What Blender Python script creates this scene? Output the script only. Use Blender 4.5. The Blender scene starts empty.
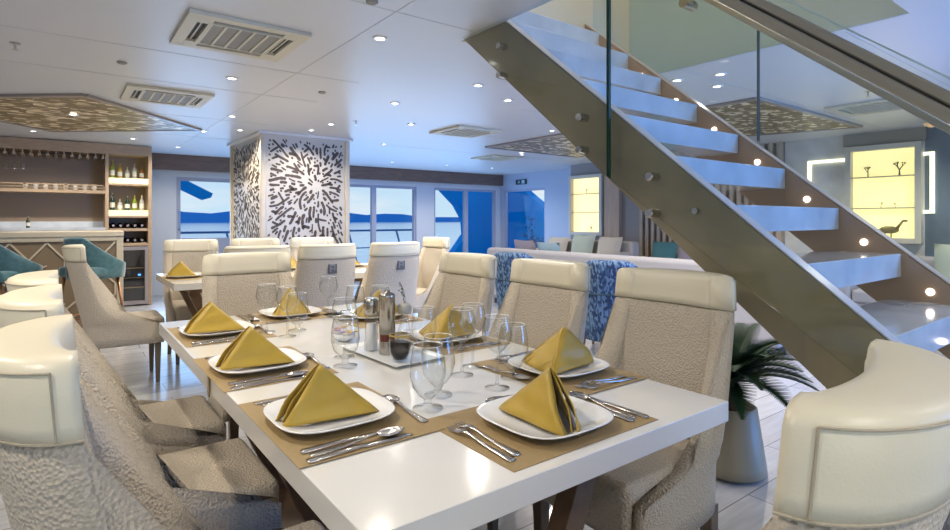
import bpy, bmesh, math, random
from mathutils import Vector, Matrix
C = bpy.context.scene
col = C.collection
PI = math.pi
R = math.radians

# ------------------------------------------------------------------ camera
CAMZ, F = 1.2, 550.0
CY, SY = .798, .602           # cos / sin of the camera's turn to the right of +Y
cd = bpy.data.cameras.new('camera')
cam = bpy.data.objects.new('camera', cd); col.objects.link(cam)
cam.location = (0, 0, CAMZ)
cam.rotation_euler = (R(90), 0, -math.atan2(SY, CY))
cd.sensor_width = 36; cd.lens = 36*F/950
cd.shift_y = -45/950
cd.clip_start = .02; cd.clip_end = 6000
C.camera = cam

# ------------------------------------------------------------------ world and exposure
C.view_settings.view_transform = 'Standard'
C.view_settings.look = 'None'
C.view_settings.exposure = 0.28
C.view_settings.gamma = 1.0
C.view_settings.use_curve_mapping = False
w = bpy.data.worlds.new('world'); C.world = w; w.use_nodes = True
nt = w.node_tree; nt.nodes.clear()
wo = nt.nodes.new('ShaderNodeOutputWorld'); bg = nt.nodes.new('ShaderNodeBackground')
tc = nt.nodes.new('ShaderNodeTexCoord'); sp = nt.nodes.new('ShaderNodeSeparateXYZ')
mr = nt.nodes.new('ShaderNodeValToRGB')
nt.links.new(tc.outputs['Generated'], sp.inputs[0]); nt.links.new(sp.outputs['Z'], mr.inputs[0])
e = mr.color_ramp.elements
e[0].position = 0.0; e[0].color = (.66, .86, 1, 1)
e[1].position = 1.0; e[1].color = (.05, .22, .8, 1)
k = e.new(.06); k.color = (.62, .82, 1, 1)
k = e.new(.2); k.color = (.36, .62, 1, 1)
nz = nt.nodes.new('ShaderNodeTexNoise'); nz.inputs['Scale'].default_value = 5; nz.inputs['Detail'].default_value = 6
mp = nt.nodes.new('ShaderNodeMapping'); mp.inputs['Scale'].default_value = (1, 1, 5)
nt.links.new(tc.outputs['Generated'], mp.inputs[0]); nt.links.new(mp.outputs[0], nz.inputs['Vector'])
cr = nt.nodes.new('ShaderNodeValToRGB'); cr.color_ramp.elements[0].position = .45; cr.color_ramp.elements[1].position = .7
nt.links.new(nz.outputs['Fac'], cr.inputs[0])
mx = nt.nodes.new('ShaderNodeMixRGB'); mx.inputs[2].default_value = (.9, .95, 1, 1)
nt.links.new(cr.outputs[0], mx.inputs[0]); nt.links.new(mr.outputs[0], mx.inputs[1])
nt.links.new(mx.outputs[0], bg.inputs[0]); bg.inputs[1].default_value = .78
nt.links.new(bg.outputs[0], wo.inputs[0])

def area_light(name, loc, rot, sx, sy, power, color, spread=180):
    l = bpy.data.lights.new(name, 'AREA'); l.shape = 'RECTANGLE'; l.size = sx; l.size_y = sy
    l.energy = power; l.color = color; l.spread = R(spread)
    o = bpy.data.objects.new(name, l); col.objects.link(o); o.location = loc; o.rotation_euler = rot
    return o
BLUE = (.28, .55, 1)
# daylight entering through the windows: aft wall (behind the camera), port wall, forward glazing
area_light('daylight_aft_starboard', (4.6, -1.93, 1.15), (R(90), 0, R(14)), 2.2, 1.5, 85, (.08, .33, 1), 110)
area_light('daylight_aft_port', (-.6, -1.93, 1.35), (R(90), 0, 0), 3.0, 1.3, 14, (.80, .9, 1))
area_light('daylight_forward', (4.4, 9.85, 1.0), (R(-100), 0, 0), 6.6, 1.6, 85, BLUE)

# ------------------------------------------------------------------ helpers
def W(px, py, z):            # a point of the horizontal plane z
    D = F*(CAMZ-z)/(py-220.); X = (px-475)/F*D
    return (X*CY+D*SY, -X*SY+D*CY)
def ony(px, py, y):          # a point of the vertical plane y
    a = (px-475)/F; t = y/(-a*SY+CY)
    return (a*CY+SY)*t, CAMZ+(220-py)/F*t
def onx(px, py, x):
    a = (px-475)/F; t = x/(a*CY+SY)
    return (-a*SY+CY)*t, CAMZ+(220-py)/F*t

MATS = {}
def mat(name, colr=(.8,.8,.8), rough=.5, metal=0, emit=None, estr=1, noise=0, nscale=20, bump=0, bscale=60, kind='noise',
        spec=.5, coat=0, sheen=0, col2=None, stretch=(1,1,1), trans=0):
    if name in MATS: return MATS[name]
    m = bpy.data.materials.new(name); m.use_nodes = True; t = m.node_tree; b = t.nodes['Principled BSDF']
    b.inputs['Base Color'].default_value = (*colr, 1); b.inputs['Roughness'].default_value = rough
    b.inputs['Metallic'].default_value = metal; b.inputs['Specular IOR Level'].default_value = spec
    b.inputs['Coat Weight'].default_value = coat; b.inputs['Coat Roughness'].default_value = .08
    b.inputs['Sheen Weight'].default_value = sheen
    if emit: b.inputs['Emission Color'].default_value = (*emit, 1); b.inputs['Emission Strength'].default_value = estr
    tc = t.nodes.new('ShaderNodeTexCoord'); mp = t.nodes.new('ShaderNodeMapping'); mp.inputs['Scale'].default_value = stretch
    t.links.new(tc.outputs['Object'], mp.inputs[0])
    if noise or col2:
        n = t.nodes.new('ShaderNodeTexNoise'); n.inputs['Scale'].default_value = nscale; n.inputs['Detail'].default_value = 5
        t.links.new(mp.outputs[0], n.inputs['Vector'])
        r = t.nodes.new('ShaderNodeValToRGB'); r.color_ramp.elements[0].position = .35; r.color_ramp.elements[1].position = .65
        c2 = col2 or tuple(max(0, c*(1-noise)) for c in colr)
        r.color_ramp.elements[0].color = (*c2, 1); r.color_ramp.elements[1].color = (*colr, 1)
        t.links.new(n.outputs['Fac'], r.inputs[0]); t.links.new(r.outputs[0], b.inputs['Base Color'])
    if bump:
        if kind == 'noise':
            n = t.nodes.new('ShaderNodeTexNoise'); n.inputs['Scale'].default_value = bscale; n.inputs['Detail'].default_value = 3; o = n.outputs['Fac']
        else:
            n = t.nodes.new('ShaderNodeTexVoronoi'); n.inputs['Scale'].default_value = bscale; o = n.outputs['Distance']
        t.links.new(mp.outputs[0], n.inputs['Vector'])
        bp = t.nodes.new('ShaderNodeBump'); bp.inputs['Strength'].default_value = bump; bp.inputs['Distance'].default_value = .01
        t.links.new(o, bp.inputs['Height']); t.links.new(bp.outputs[0], b.inputs['Normal'])
    MATS[name] = m
    return m
def thin_glass(name, tint=(.97,.99,.98), refl=.9, edge=(.5,.55,.55), base=.04):
    m = bpy.data.materials.new(name); m.use_nodes = True; t = m.node_tree; t.nodes.clear()
    o = t.nodes.new('ShaderNodeOutputMaterial'); tr = t.nodes.new('ShaderNodeBsdfTransparent'); g = t.nodes.new('ShaderNodeBsdfGlossy')
    g.inputs['Roughness'].default_value = .02; g.inputs['Color'].default_value = (refl, refl, refl, 1)
    lw = t.nodes.new('ShaderNodeLayerWeight'); lw.inputs['Blend'].default_value = .5
    p = t.nodes.new('ShaderNodeMath'); p.operation = 'POWER'; p.inputs[1].default_value = 3.5
    ad = t.nodes.new('ShaderNodeMath'); ad.operation = 'ADD'; ad.inputs[1].default_value = base; ad.use_clamp = True
    t.links.new(lw.outputs['Facing'], p.inputs[0]); t.links.new(p.outputs[0], ad.inputs[0])
    mc = t.nodes.new('ShaderNodeMixRGB'); mc.inputs[1].default_value = (*tint, 1); mc.inputs[2].default_value = (*edge, 1)
    t.links.new(p.outputs[0], mc.inputs[0]); t.links.new(mc.outputs[0], tr.inputs[0])
    mx = t.nodes.new('ShaderNodeMixShader'); t.links.new(ad.outputs[0], mx.inputs[0]); t.links.new(tr.outputs[0], mx.inputs[1]); t.links.new(g.outputs[0], mx.inputs[2])
    t.links.new(mx.outputs[0], o.inputs[0]); MATS[name] = m
    return m

class MB:
    def __init__(s): s.v = []; s.f = []
    def add(s, vs, fs):
        n = len(s.v); s.v += [tuple(v) for v in vs]; s.f += [tuple(i+n for i in f) for f in fs]; return s
    def box(s, x0, x1, y0, y1, z0, z1):
        return s.add([(x0,y0,z0),(x1,y0,z0),(x1,y1,z0),(x0,y1,z0),(x0,y0,z1),(x1,y0,z1),(x1,y1,z1),(x0,y1,z1)],
              [(0,3,2,1),(4,5,6,7),(0,1,5,4),(1,2,6,5),(2,3,7,6),(3,0,4,7)])
    def bar(s, p, q, wx, wy, up=(0,0,1)):         # rectangular bar from p to q
        p = Vector(p); q = Vector(q); d = (q-p).normalized(); u = Vector(up)
        a = d.cross(u)
        if a.length < 1e-4: a = d.cross(Vector((1,0,0)))
        a.normalize(); b = a.cross(d).normalized(); vs = []
        for c in (p, q):
            for i, j in ((-1,-1),(1,-1),(1,1),(-1,1)): vs.append(c+a*i*wx/2+b*j*wy/2)
        return s.add(vs, [(0,1,2,3),(7,6,5,4),(0,4,5,1),(1,5,6,2),(2,6,7,3),(3,7,4,0)])
    def tube(s, p, q, r0, r1=None, n=12):
        r1 = r0 if r1 is None else r1
        p = Vector(p); q = Vector(q); d = (q-p).normalized(); a = d.orthogonal().normalized(); b = d.cross(a); vs = []
        for c, r in ((p, r0), (q, r1)):
            for i in range(n): t = 2*PI*i/n; vs.append(c+a*math.cos(t)*r+b*math.sin(t)*r)
        return s.add(vs, [tuple(range(n-1,-1,-1)), tuple(range(n, 2*n))]+[(i,(i+1)%n,n+(i+1)%n,n+i) for i in range(n)])
    def path(s, pts, r, n=8):
        for a, b in zip(pts, pts[1:]): s.tube(a, b, r, r, n)
        return s
    def lathe(s, prof, c=(0,0,0), n=24, cap=True):
        vs = []; fs = []; m = len(prof)
        for r, z in prof:
            for i in range(n): t = 2*PI*i/n; vs.append((c[0]+r*math.cos(t), c[1]+r*math.sin(t), c[2]+z))
        for k in range(m-1):
            for i in range(n): j = (i+1)%n; fs.append((k*n+i, k*n+j, (k+1)*n+j, (k+1)*n+i))
        if cap: fs.append(tuple(range(n-1,-1,-1))); fs.append(tuple(range((m-1)*n, m*n)))
        return s.add(vs, fs)
    def prism(s, poly, d):                       # polygon (3-D points) extruded by vector d
        n = len(poly); d = Vector(d); P = [Vector(p) for p in poly]
        return s.add(P+[p+d for p in P], [tuple(range(n-1,-1,-1)), tuple(range(n,2*n))]+[(i,(i+1)%n,n+(i+1)%n,n+i) for i in range(n)])
    def loft(s, rings, closed=True, caps=True):
        n = len(rings[0]); vs = [p for r in rings for p in r]; fs = []
        for k in range(len(rings)-1):
            for i in range(n if closed else n-1): j = (i+1)%n; fs.append((k*n+i, k*n+j, (k+1)*n+j, (k+1)*n+i))
        if caps: fs.append(tuple(range(n-1,-1,-1))); fs.append(tuple(range((len(rings)-1)*n, len(rings)*n)))
        return s.add(vs, fs)
    def ball(s, c, rx, ry, rz, n=12, m=8):
        rings = []
        for k in range(1, m):
            t = PI*k/m; rings.append([(c[0]+rx*math.sin(t)*math.cos(2*PI*i/n), c[1]+ry*math.sin(t)*math.sin(2*PI*i/n), c[2]-rz*math.cos(t)) for i in range(n)])
        return s.loft(rings)
    def build(s, name, m, parent=None, smooth=False, bevel=0, sub=0, solid=0, seg=2):
        me = bpy.data.meshes.new(name); me.from_pydata(s.v, [], s.f); me.validate()
        bm = bmesh.new(); bm.from_mesh(me); bmesh.ops.recalc_face_normals(bm, faces=bm.faces); bm.to_mesh(me); bm.free()
        o = bpy.data.objects.new(name, me); col.objects.link(o)
        if m: me.materials.append(m)
        if parent: o.parent = parent
        if smooth:
            for p in me.polygons: p.use_smooth = True
        if solid: q = o.modifiers.new('solid', 'SOLIDIFY'); q.thickness = solid; q.offset = 0
        if bevel:
            q = o.modifiers.new('bevel', 'BEVEL'); q.width = bevel; q.segments = seg; q.limit_method = 'ANGLE'; q.angle_limit = R(40)
            q.harden_normals = False
            if not smooth:
                for p in me.polygons: p.use_smooth = True
                q = o.modifiers.new('wn', 'WEIGHTED_NORMAL'); q.keep_sharp = True
        if sub: q = o.modifiers.new('sub', 'SUBSURF'); q.levels = sub; q.render_levels = sub
        return o

def tag(o, label, cat, group=None):
    o['label'] = label; o['category'] = cat
    if group: o['group'] = group
    return o
def empty(name, loc=(0,0,0), rz=0):
    o = bpy.data.objects.new(name, None); col.objects.link(o); o.location = loc; o.rotation_euler = (0,0,rz); o.empty_display_size = .1
    return o
def struct(o): o['kind'] = 'structure'; return o
def dup(root, loc, rz, label=None, group=None):
    r = root.copy(); col.objects.link(r); r.location = loc; r.rotation_euler = (0,0,rz)
    if label: r['label'] = label
    if group: r['group'] = group
    for ch in list(root.children):
        c = ch.copy(); col.objects.link(c); c.parent = r
        for g in ch.children:
            d = g.copy(); col.objects.link(d); d.parent = c
    return r
def rbox(x0,x1,y0,y1,z0,z1): return MB().box(x0,x1,y0,y1,z0,z1)

# ------------------------------------------------------------------ materials
white_ceil = mat('ceiling_white', (.62,.63,.66), .35, spec=.4)
wall_white = mat('wall_paint', (.62,.66,.74), .5)
fascia_m = mat('fascia_green_grey', (.42,.50,.48), .3)
cream_wall = mat('cream_wall', (.70,.62,.48), .6)
brown_pan = mat('brown_panel', (.20,.13,.105), .35, noise=.25, nscale=6, stretch=(1,1,6))
barwood = mat('bar_wood', (.46,.33,.21), .45, noise=.2, nscale=8, stretch=(1,1,8))
bardark = mat('bar_back_panel', (.30,.22,.15), .55)
darkin = mat('dark_recess', (.03,.025,.02), .6)
leather = mat('cream_leather', (.74,.67,.50), .38, bump=.05, bscale=250)
leather2 = mat('cream_leather_seam', (.42,.36,.26), .5)
fabric = mat('woven_fabric', (.58,.50,.39), .85, noise=.12, nscale=160, bump=.55, bscale=150, kind='vor', sheen=.1)
legwood = mat('dark_leg_wood', (.16,.115,.07), .35)
tabletop_m = mat('table_lacquer', (.72,.70,.66), .12, coat=.3, noise=.0)
tablebase = mat('table_base_wood', (.22,.13,.07), .45, noise=.3, nscale=12)
mat_gold = mat('placemat_gold', (.36,.25,.11), .6, noise=.12, nscale=300, bump=.3, bscale=500)
china = mat('white_china', (.84,.84,.83), .08, coat=.4)
silk = mat('gold_satin', (.46,.30,.03), .40, sheen=.15, noise=.12, nscale=14)
steel = mat('polished_steel', (.62,.58,.55), .18, metal=1)
brushed = mat('brushed_steel', (.46,.41,.31), .33, metal=.6, bump=.05, bscale=200)
chrome = mat('chrome', (.55,.53,.50), .1, metal=1)
wglass = thin_glass('wine_glass_clear', (.95,.96,.96), .95, (.30,.32,.32), .05)
pane = thin_glass('window_pane', (.97,.99,1), .6, (.9,.95,1), .008)
rail_glass = thin_glass('railing_glass', (.96,.98,.965), .7, (.75,.85,.8), .02)
greenedge = mat('glass_edge_green', (.01,.05,.035), .1)
marble = mat('white_marble', (.60,.63,.67), .1, col2=(.44,.47,.51), nscale=4, coat=.4)
stringer_m = mat('bronze_lacquered_stringer', (.30,.245,.15), .14, coat=.6, noise=.3, nscale=2.5)
stringer_top = mat('stringer_top_grey', (.50,.48,.50), .3)
brownstr = mat('brown_inner_stringer', (.38,.25,.16), .3, coat=.3)
bluepaint = mat('blue_ship_paint', (.0,.30,.72), .7, spec=.1)
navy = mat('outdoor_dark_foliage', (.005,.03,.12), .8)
teal = mat('teal_velvet', (.07,.19,.23), .8, sheen=.5, noise=.3, nscale=25)
brass = mat('copper_leg', (.55,.28,.14), .3, metal=1)
soy = mat('dark_sauce', (.01,.005,.004), .3, spec=.1)
mill_steel = mat('mill_steel', (.40,.37,.33), .22, metal=1)
sofa_m = mat('sofa_lilac_grey', (.40,.39,.42), .85, bump=.2, bscale=300)
sofa_b = mat('sofa_beige', (.50,.46,.42), .85, bump=.2, bscale=300)
yellowglow = mat('backlit_yellow', (.9,.8,.5), .5, emit=(1,.84,.36), estr=.85)
whiteglow = mat('glow_white', (.9,.9,.8), .5, emit=(1,.93,.7), estr=1.5)
shelfglow = mat('lit_shelf_edge', (.9,.9,.5), .5, emit=(1,.95,.45), estr=.38)
lampglow = mat('lamp_emitter', (1,1,1), .5, emit=(1,.97,.9), estr=9)
leafm = mat('palm_leaf', (.018,.055,.02), .6, spec=.25, noise=.4, nscale=10)
potm = mat('taupe_pot', (.34,.29,.20), .45)
soilm = mat('dark_soil', (.05,.025,.015), .9, bump=.6, bscale=40)
trunkm = mat('palm_trunk', (.12,.05,.025), .9, bump=.9, bscale=40, kind='vor')
plastic_cream = mat('vent_cream', (.60,.56,.44), .5)
grille_m = mat('vent_grille', (.27,.26,.23), .6)
black = mat('black_slot', (.01,.01,.01), .5)
gold_dark = mat('pillar_cutout_brown', (.075,.055,.045), .6)
pillar_w = mat('pillar_panel_white', (.52,.475,.40), .35)

# blue patterned weave
def weave():
    m = bpy.data.materials.new('blue_patterned_weave'); m.use_nodes = True; t = m.node_tree; b = t.nodes['Principled BSDF']; b.inputs['Roughness'].default_value = .8
    tc = t.nodes.new('ShaderNodeTexCoord'); mp = t.nodes.new('ShaderNodeMapping'); mp.inputs['Scale'].default_value = (62, 62, 24)
    v = t.nodes.new('ShaderNodeTexVoronoi'); v.inputs['Scale'].default_value = 1.2
    r = t.nodes.new('ShaderNodeValToRGB'); r.color_ramp.interpolation = 'CONSTANT'; e = r.color_ramp.elements
    e[0].color = (.012,.035,.10,1); e[1].position = .42; e[1].color = (.035,.09,.20,1); q = e.new(.62); q.color = (.11,.19,.31,1)
    t.links.new(tc.outputs['Object'], mp.inputs[0]); t.links.new(mp.outputs[0], v.inputs['Vector'])
    sx = t.nodes.new('ShaderNodeSeparateColor'); t.links.new(v.outputs['Color'], sx.inputs[0]); t.links.new(sx.outputs[0], r.inputs[0])
    t.links.new(r.outputs[0], b.inputs['Base Color']); return m
weave_m = weave()
def mosaic():
    m = bpy.data.materials.new('gold_leaf_mosaic'); m.use_nodes = True; t = m.node_tree; b = t.nodes['Principled BSDF']
    b.inputs['Roughness'].default_value = .4; b.inputs['Metallic'].default_value = .3
    tc = t.nodes.new('ShaderNodeTexCoord'); v = t.nodes.new('ShaderNodeTexVoronoi'); v.inputs['Scale'].default_value = 13
    mp = t.nodes.new('ShaderNodeMapping'); mp.inputs['Scale'].default_value = (1, 1.7, 1); mp.inputs['Rotation'].default_value = (0,0,.6)
    t.links.new(tc.outputs['Object'], mp.inputs[0]); t.links.new(mp.outputs[0], v.inputs['Vector'])
    sx = t.nodes.new('ShaderNodeSeparateColor'); t.links.new(v.outputs['Color'], sx.inputs[0])
    r = t.nodes.new('ShaderNodeValToRGB'); e = r.color_ramp.elements
    e[0].color = (.20,.14,.055,1); e[0].position = .2; e[1].position = .85; e[1].color = (.95,.82,.60,1); q = e.new(.70); q.color = (.34,.25,.11,1)
    t.links.new(sx.outputs[0], r.inputs[0]); t.links.new(r.outputs[0], b.inputs['Base Color'])
    bp = t.nodes.new('ShaderNodeBump'); bp.inputs['Strength'].default_value = 1; bp.inputs['Distance'].default_value = .05
    t.links.new(sx.outputs[1], bp.inputs['Height']); t.links.new(bp.outputs[0], b.inputs['Normal']); return m
mosaic_m = mosaic()
def floor_mat():
    m = bpy.data.materials.new('grey_plank_floor'); m.use_nodes = True; t = m.node_tree; b = t.nodes['Principled BSDF']
    b.inputs['Roughness'].default_value = .22; b.inputs['Coat Weight'].default_value = .2
    tc = t.nodes.new('ShaderNodeTexCoord'); br = t.nodes.new('ShaderNodeTexBrick')
    br.inputs['Scale'].default_value = 1; br.inputs['Brick Width'].default_value = 1.2; br.inputs['Row Height'].default_value = .2
    br.inputs['Mortar Size'].default_value = .003; br.inputs['Mortar'].default_value = (.20,.20,.21,1)
    br.inputs['Color1'].default_value = (.43,.43,.445,1); br.inputs['Color2'].default_value = (.52,.525,.54,1)
    mp = t.nodes.new('ShaderNodeMapping'); mp.inputs['Scale'].default_value = (2, 14, 1)
    n = t.nodes.new('ShaderNodeTexNoise'); n.inputs['Scale'].default_value = 2.4; n.inputs['Detail'].default_value = 6
    t.links.new(tc.outputs['Object'], br.inputs['Vector']); t.links.new(tc.outputs['Object'], mp.inputs[0]); t.links.new(mp.outputs[0], n.inputs['Vector'])
    mx = t.nodes.new('ShaderNodeMixRGB'); mx.blend_type = 'MULTIPLY'; mx.inputs[0].default_value = .35
    t.links.new(br.outputs[0], mx.inputs[1]); t.links.new(n.outputs['Fac'], mx.inputs[2]); t.links.new(mx.outputs[0], b.inputs['Base Color']); return m

# ------------------------------------------------------------------ room
CE = 2.25
HX0, HX1, HY0, HY1 = 1.88, 3.45, .9, 2.63
struct(rbox(-3, 8.3, -2, 10, -.1, 0).build('floor', floor_mat()))
cl = MB().box(-3, HX0, -2, 10, CE, 2.7).box(HX1, 8.3, -2, 10, CE, 2.7).box(HX0, HX1, -2, HY0, CE, 2.7).box(HX0, HX1, HY1, 10, CE, 2.7)
struct(cl.build('ceiling', white_ceil))
# lining of the stairwell opening, and the deck above it
fl = MB().box(HX1-.012, HX1, HY0, HY1, CE+.002, 3.35)
struct(fl.build('trim_1', fascia_m))
struct(MB().box(HX0+.002, HX1-.013, HY1-.012, HY1-.001, CE+.002, 2.9).build('trim_8', cream_wall))
struct(MB().box(HX1-.03, HX1+.03, HY0, HY1, 2.92, 2.96).build('trim_2', mat('white_trim', (.75,.76,.78), .4)))
struct(MB().box(-1, 7, -2, 8, 4.9, 5.0).build('ceiling.001', mat('upper_ceiling_grey',(.50,.50,.50),.5)))
ub = MB().box(HX1+.012, HX1+.08, -1, 6, 2.7, 4.9).box(.2, .3, -1, 6, 2.7, 4.9).box(.2, 3.5, 5.9, 6, 2.7, 4.9).box(.2, 3.5, -1.1, -1, 2.7, 4.9)
struct(ub.build('wall_upper', cream_wall))
# thin seams between the ceiling boards
sm = MB()
for y in (1.0, 2.45, 3.9, 4.75, 6.2, 7.65): sm.box(-3, HX0-.05, y, y+.006, CE-.0015, CE)
for x in (-.9, 1.35): sm.box(x, x+.005, -2, 10, CE-.0015, CE)
for y in (3.9, 5.4, 6.9): sm.box(3.5, 8.2, y, y+.006, CE-.0015, CE)
for y in (1.2, 2.2): sm.box(3.5, 7.7, y, y+.006, CE-.0015, CE)
struct(sm.build('trim_3', mat('ceiling_joint', (.50,.50,.52), .5)))
# walls
struct(MB().box(-3.1, -3, -2, 10, 0, CE).build('wall_left', wall_white))
wr = MB().box(-3, 8.3, -2.1, -2, 0, .4).box(-3, 8.3, -2.1, -2, 1.95, CE)
for x0, x1 in ((-3,-2.2),(1.0,3.5),(7.3,8.3)): wr.box(x0, x1, -2.1, -2, .4, 1.95)
struct(wr.build('wall_rear', wall_white))
wx = [(-3, 1.5), (3.99, 4.44), (6.0, 6.44), (8.17, 8.4)]
wf = MB()
for a, b in wx: wf.box(a, b, 10, 10.15, 0, CE if a < 0 else 1.9)
wf.box(1.5, 8.4, 10, 10.15, 1.9, CE).box(1.5, 3.99, 10, 10.15, 0, .12)
struct(wf.build('wall_front', wall_white))
struct(MB().box(.6, 8.3, 9.9, 9.995, 2.0, CE).build('trim_4', brown_pan))
# starboard side: recessed window bay, then the panelled wall
sw = MB().box(8.3, 8.4, 7.35, 8.5, 0, CE).box(8.3, 8.4, 9.88, 10, 0, CE).box(8.3, 8.4, 8.5, 9.88, 0, .5).box(8.3, 8.4, 8.5, 9.88, 1.9, CE)
sw.box(7.8, 8.4, 7.3, 7.35, 0, CE)
struct(sw.build('wall_right', mat('blue_grey_wall', (.42,.48,.62), .5)))
struct(MB().box(7.8, 8.4, 3.4, 7.3, 0, CE).build('wall_right.001', mat('taupe_wall', (.30,.27,.26), .5)))
struct(MB().box(7.8, 8.4, 1.9, 3.4, 0, CE).build('wall_right.002', mat('pale_plaster', (.66,.65,.62), .6, noise=.15, nscale=6)))
struct(MB().box(7.8, 8.4, -2, 1.9, 0, CE).build('wall_right.003', mat('slate_blue_wall', (.17,.22,.28), .4, noise=.25, nscale=3)))
struct(MB().box(7.76, 7.8, 1.88, 2.7, 2.1, CE).build('trim_5', mat('grey_brown_header', (.32,.29,.24), .5)))
struct(MB().box(7.72, 7.8, 6.1, 6.42, 0, CE).build('trim_6', mat('light_oak', (.52,.36,.25), .5, noise=.15, nscale=6, stretch=(1,6,.5))))
sl = MB(); y = 3.42
while y < 5.66: sl.box(7.72, 7.799, y, y+.055, 0, CE); y += .11
struct(sl.build('trim_7', mat('slat_wood', (.50,.40,.30), .5, noise=.2, nscale=8, stretch=(1,6,.5))))

# windows in the forward wall
frame_m = mat('window_frame_white', (.38,.41,.54), .4)
def window(n, x0, x1, z0, z1, y=10.03, fr=.05):
    f = MB().box(x0,x0+fr,y,y+.07,z0,z1).box(x1-fr,x1,y,y+.07,z0,z1).box(x0+fr,x1-fr,y,y+.07,z1-fr,z1).box(x0+fr,x1-fr,y,y+.07,z0,z0+fr)
    o = struct(f.build('window_%d'%n, frame_m))
    MB().box(x0+fr, x1-fr, y+.03, y+.036, z0+fr, z1-fr).build('window_pane', pane, o)
    return o
window(1, 2.9, 3.985, .12, 1.9)
window(2, 4.44, 5.03, 0, 1.9); window(3, 5.03, 6.0, 0, 1.9)
window(4, 6.44, 7.32, 0, 1.9); window(5, 7.32, 8.17, 0, 1.9)
d1 = MB().box(1.5,1.56,10.0,10.07,.12,1.9).box(2.84,2.9,10.0,10.07,.12,1.9).box(1.56,2.84,10.0,10.07,1.84,1.9).box(1.56,2.84,10.0,10.07,.12,.9)
d = struct(d1.build('door_1', frame_m))
MB().box(1.56,2.84,10.03,10.036,.9,1.84).build('door_pane', pane, d)
MB().path([(1.53,9.99,1.35),(1.53,9.93,1.33),(1.53,9.93,1.07),(1.53,9.99,1.05)], .013).build('door_handle', mat('blue_handle',(.2,.35,.6),.3), d)
f = MB().box(8.32,8.38,8.5,8.55,.5,1.9).box(8.32,8.38,9.83,9.88,.5,1.9).box(8.32,8.38,8.55,9.83,1.85,1.9).box(8.32,8.38,8.55,9.83,.5,.55)
o = struct(f.build('window_6', frame_m)); MB().box(8.35,8.355,8.55,9.83,.55,1.85).build('window_pane', pane, o)
for n, (x0, x1) in enumerate(((-2.2, 1.0), (3.5, 7.3))):
    f = MB()
    for x in (x0, (x0+x1)/2, x1-.05): f.box(x, x+.05, -2.07, -2.02, .4, 1.95)
    f.box(x0, x1, -2.07, -2.02, 1.9, 1.95).box(x0, x1, -2.07, -2.02, .4, .45)
    o = struct(f.build('window_%d'%(7+n), frame_m)); MB().box(x0, x1, -2.05, -2.045, .45, 1.9).build('window_pane', pane, o)

# ------------------------------------------------------------------ outside
sea = MB().box(-1500, 1500, 12.5, 2500, -4.2, -4)
o = sea.build('sea', mat('sea_water', (.55,.85,.95), .12, noise=.12, nscale=.05, stretch=(1,6,1), bump=.15, bscale=.6)); o['kind'] = 'structure'
dk = struct(MB().box(-1, 14, 10.15, 12.6, -.2, -.03).build('floor.001', mat('deck_blue_grey', (.35,.55,.75), .5)))
random.seed(5)
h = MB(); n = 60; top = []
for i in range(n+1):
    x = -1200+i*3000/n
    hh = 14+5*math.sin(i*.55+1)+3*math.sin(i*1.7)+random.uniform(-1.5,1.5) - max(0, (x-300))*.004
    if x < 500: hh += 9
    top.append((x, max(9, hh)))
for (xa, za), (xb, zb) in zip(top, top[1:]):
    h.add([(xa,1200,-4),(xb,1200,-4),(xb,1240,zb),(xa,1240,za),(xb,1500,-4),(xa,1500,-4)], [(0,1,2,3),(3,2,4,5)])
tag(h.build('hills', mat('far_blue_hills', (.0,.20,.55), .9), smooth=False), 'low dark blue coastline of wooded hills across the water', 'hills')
# the ship's own blue superstructure seen through the glazing
def yplate(pts, y, d, name, label, cat, m=bluepaint):
    P = [(ony(px, py, y)[0], y, ony(px, py, y)[1]) for px, py in pts]
    return tag(MB().prism(P, (0, d, 0)).build(name, m), label, cat)
yplate([(436,182),(444,190),(458,205),(466,220),(467,234),(452,256),(440,290),(500,290),(500,182)], 11.0, .25, 'hull_wing', 'large blue sweeping hull wing outside the double doors', 'hull')
aw = yplate([(166,174),(184,179),(213,193.5),(211,197.7),(203,199.8),(166,182)], 11.2, .15, 'deck_awning', 'slanted blue awning tip seen in the left door pane', 'awning')
ax = ony(163, 180, 11.2)[0]
MB().tube((ax-.1, 11.28, -.03), (ax-.1, 11.28, 1.9), .05).bar((ax-.1, 11.28, 1.86), (ony(170,180,11.2)[0], 11.28, 1.86), .06, .06).build('post', bluepaint, aw)
P = [(9.0, *onx(px, py, 9.0)) for px, py in ((502,183),(522,189),(531,197),(549,212),(549,290),(502,290))]
tag(MB().prism(P, (.25,0,0)).build('hull_bulwark', bluepaint), 'blue bulwark filling most of the starboard side window', 'hull')
rl = empty('deck_railing', (4, 11.1, -.03)); tag(rl, 'blue steel deck railing with slanted stays outside the windows', 'railing')
railm = mat('railing_blue', (.02,.14,.34), .4)
MB().tube((-3,0,1.0), (3.05,0,1.0), .022).build('top_rail', railm, rl)
MB().tube((-3,0,.62), (3.05,0,.62), .012).build('lower_rail', railm, rl)
for x in (-2.6,-1.5,.95,2.12,2.95): MB().bar((x,0,1.0), (x+.30,0,0), .03, .03).build('post', railm, rl)
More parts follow.
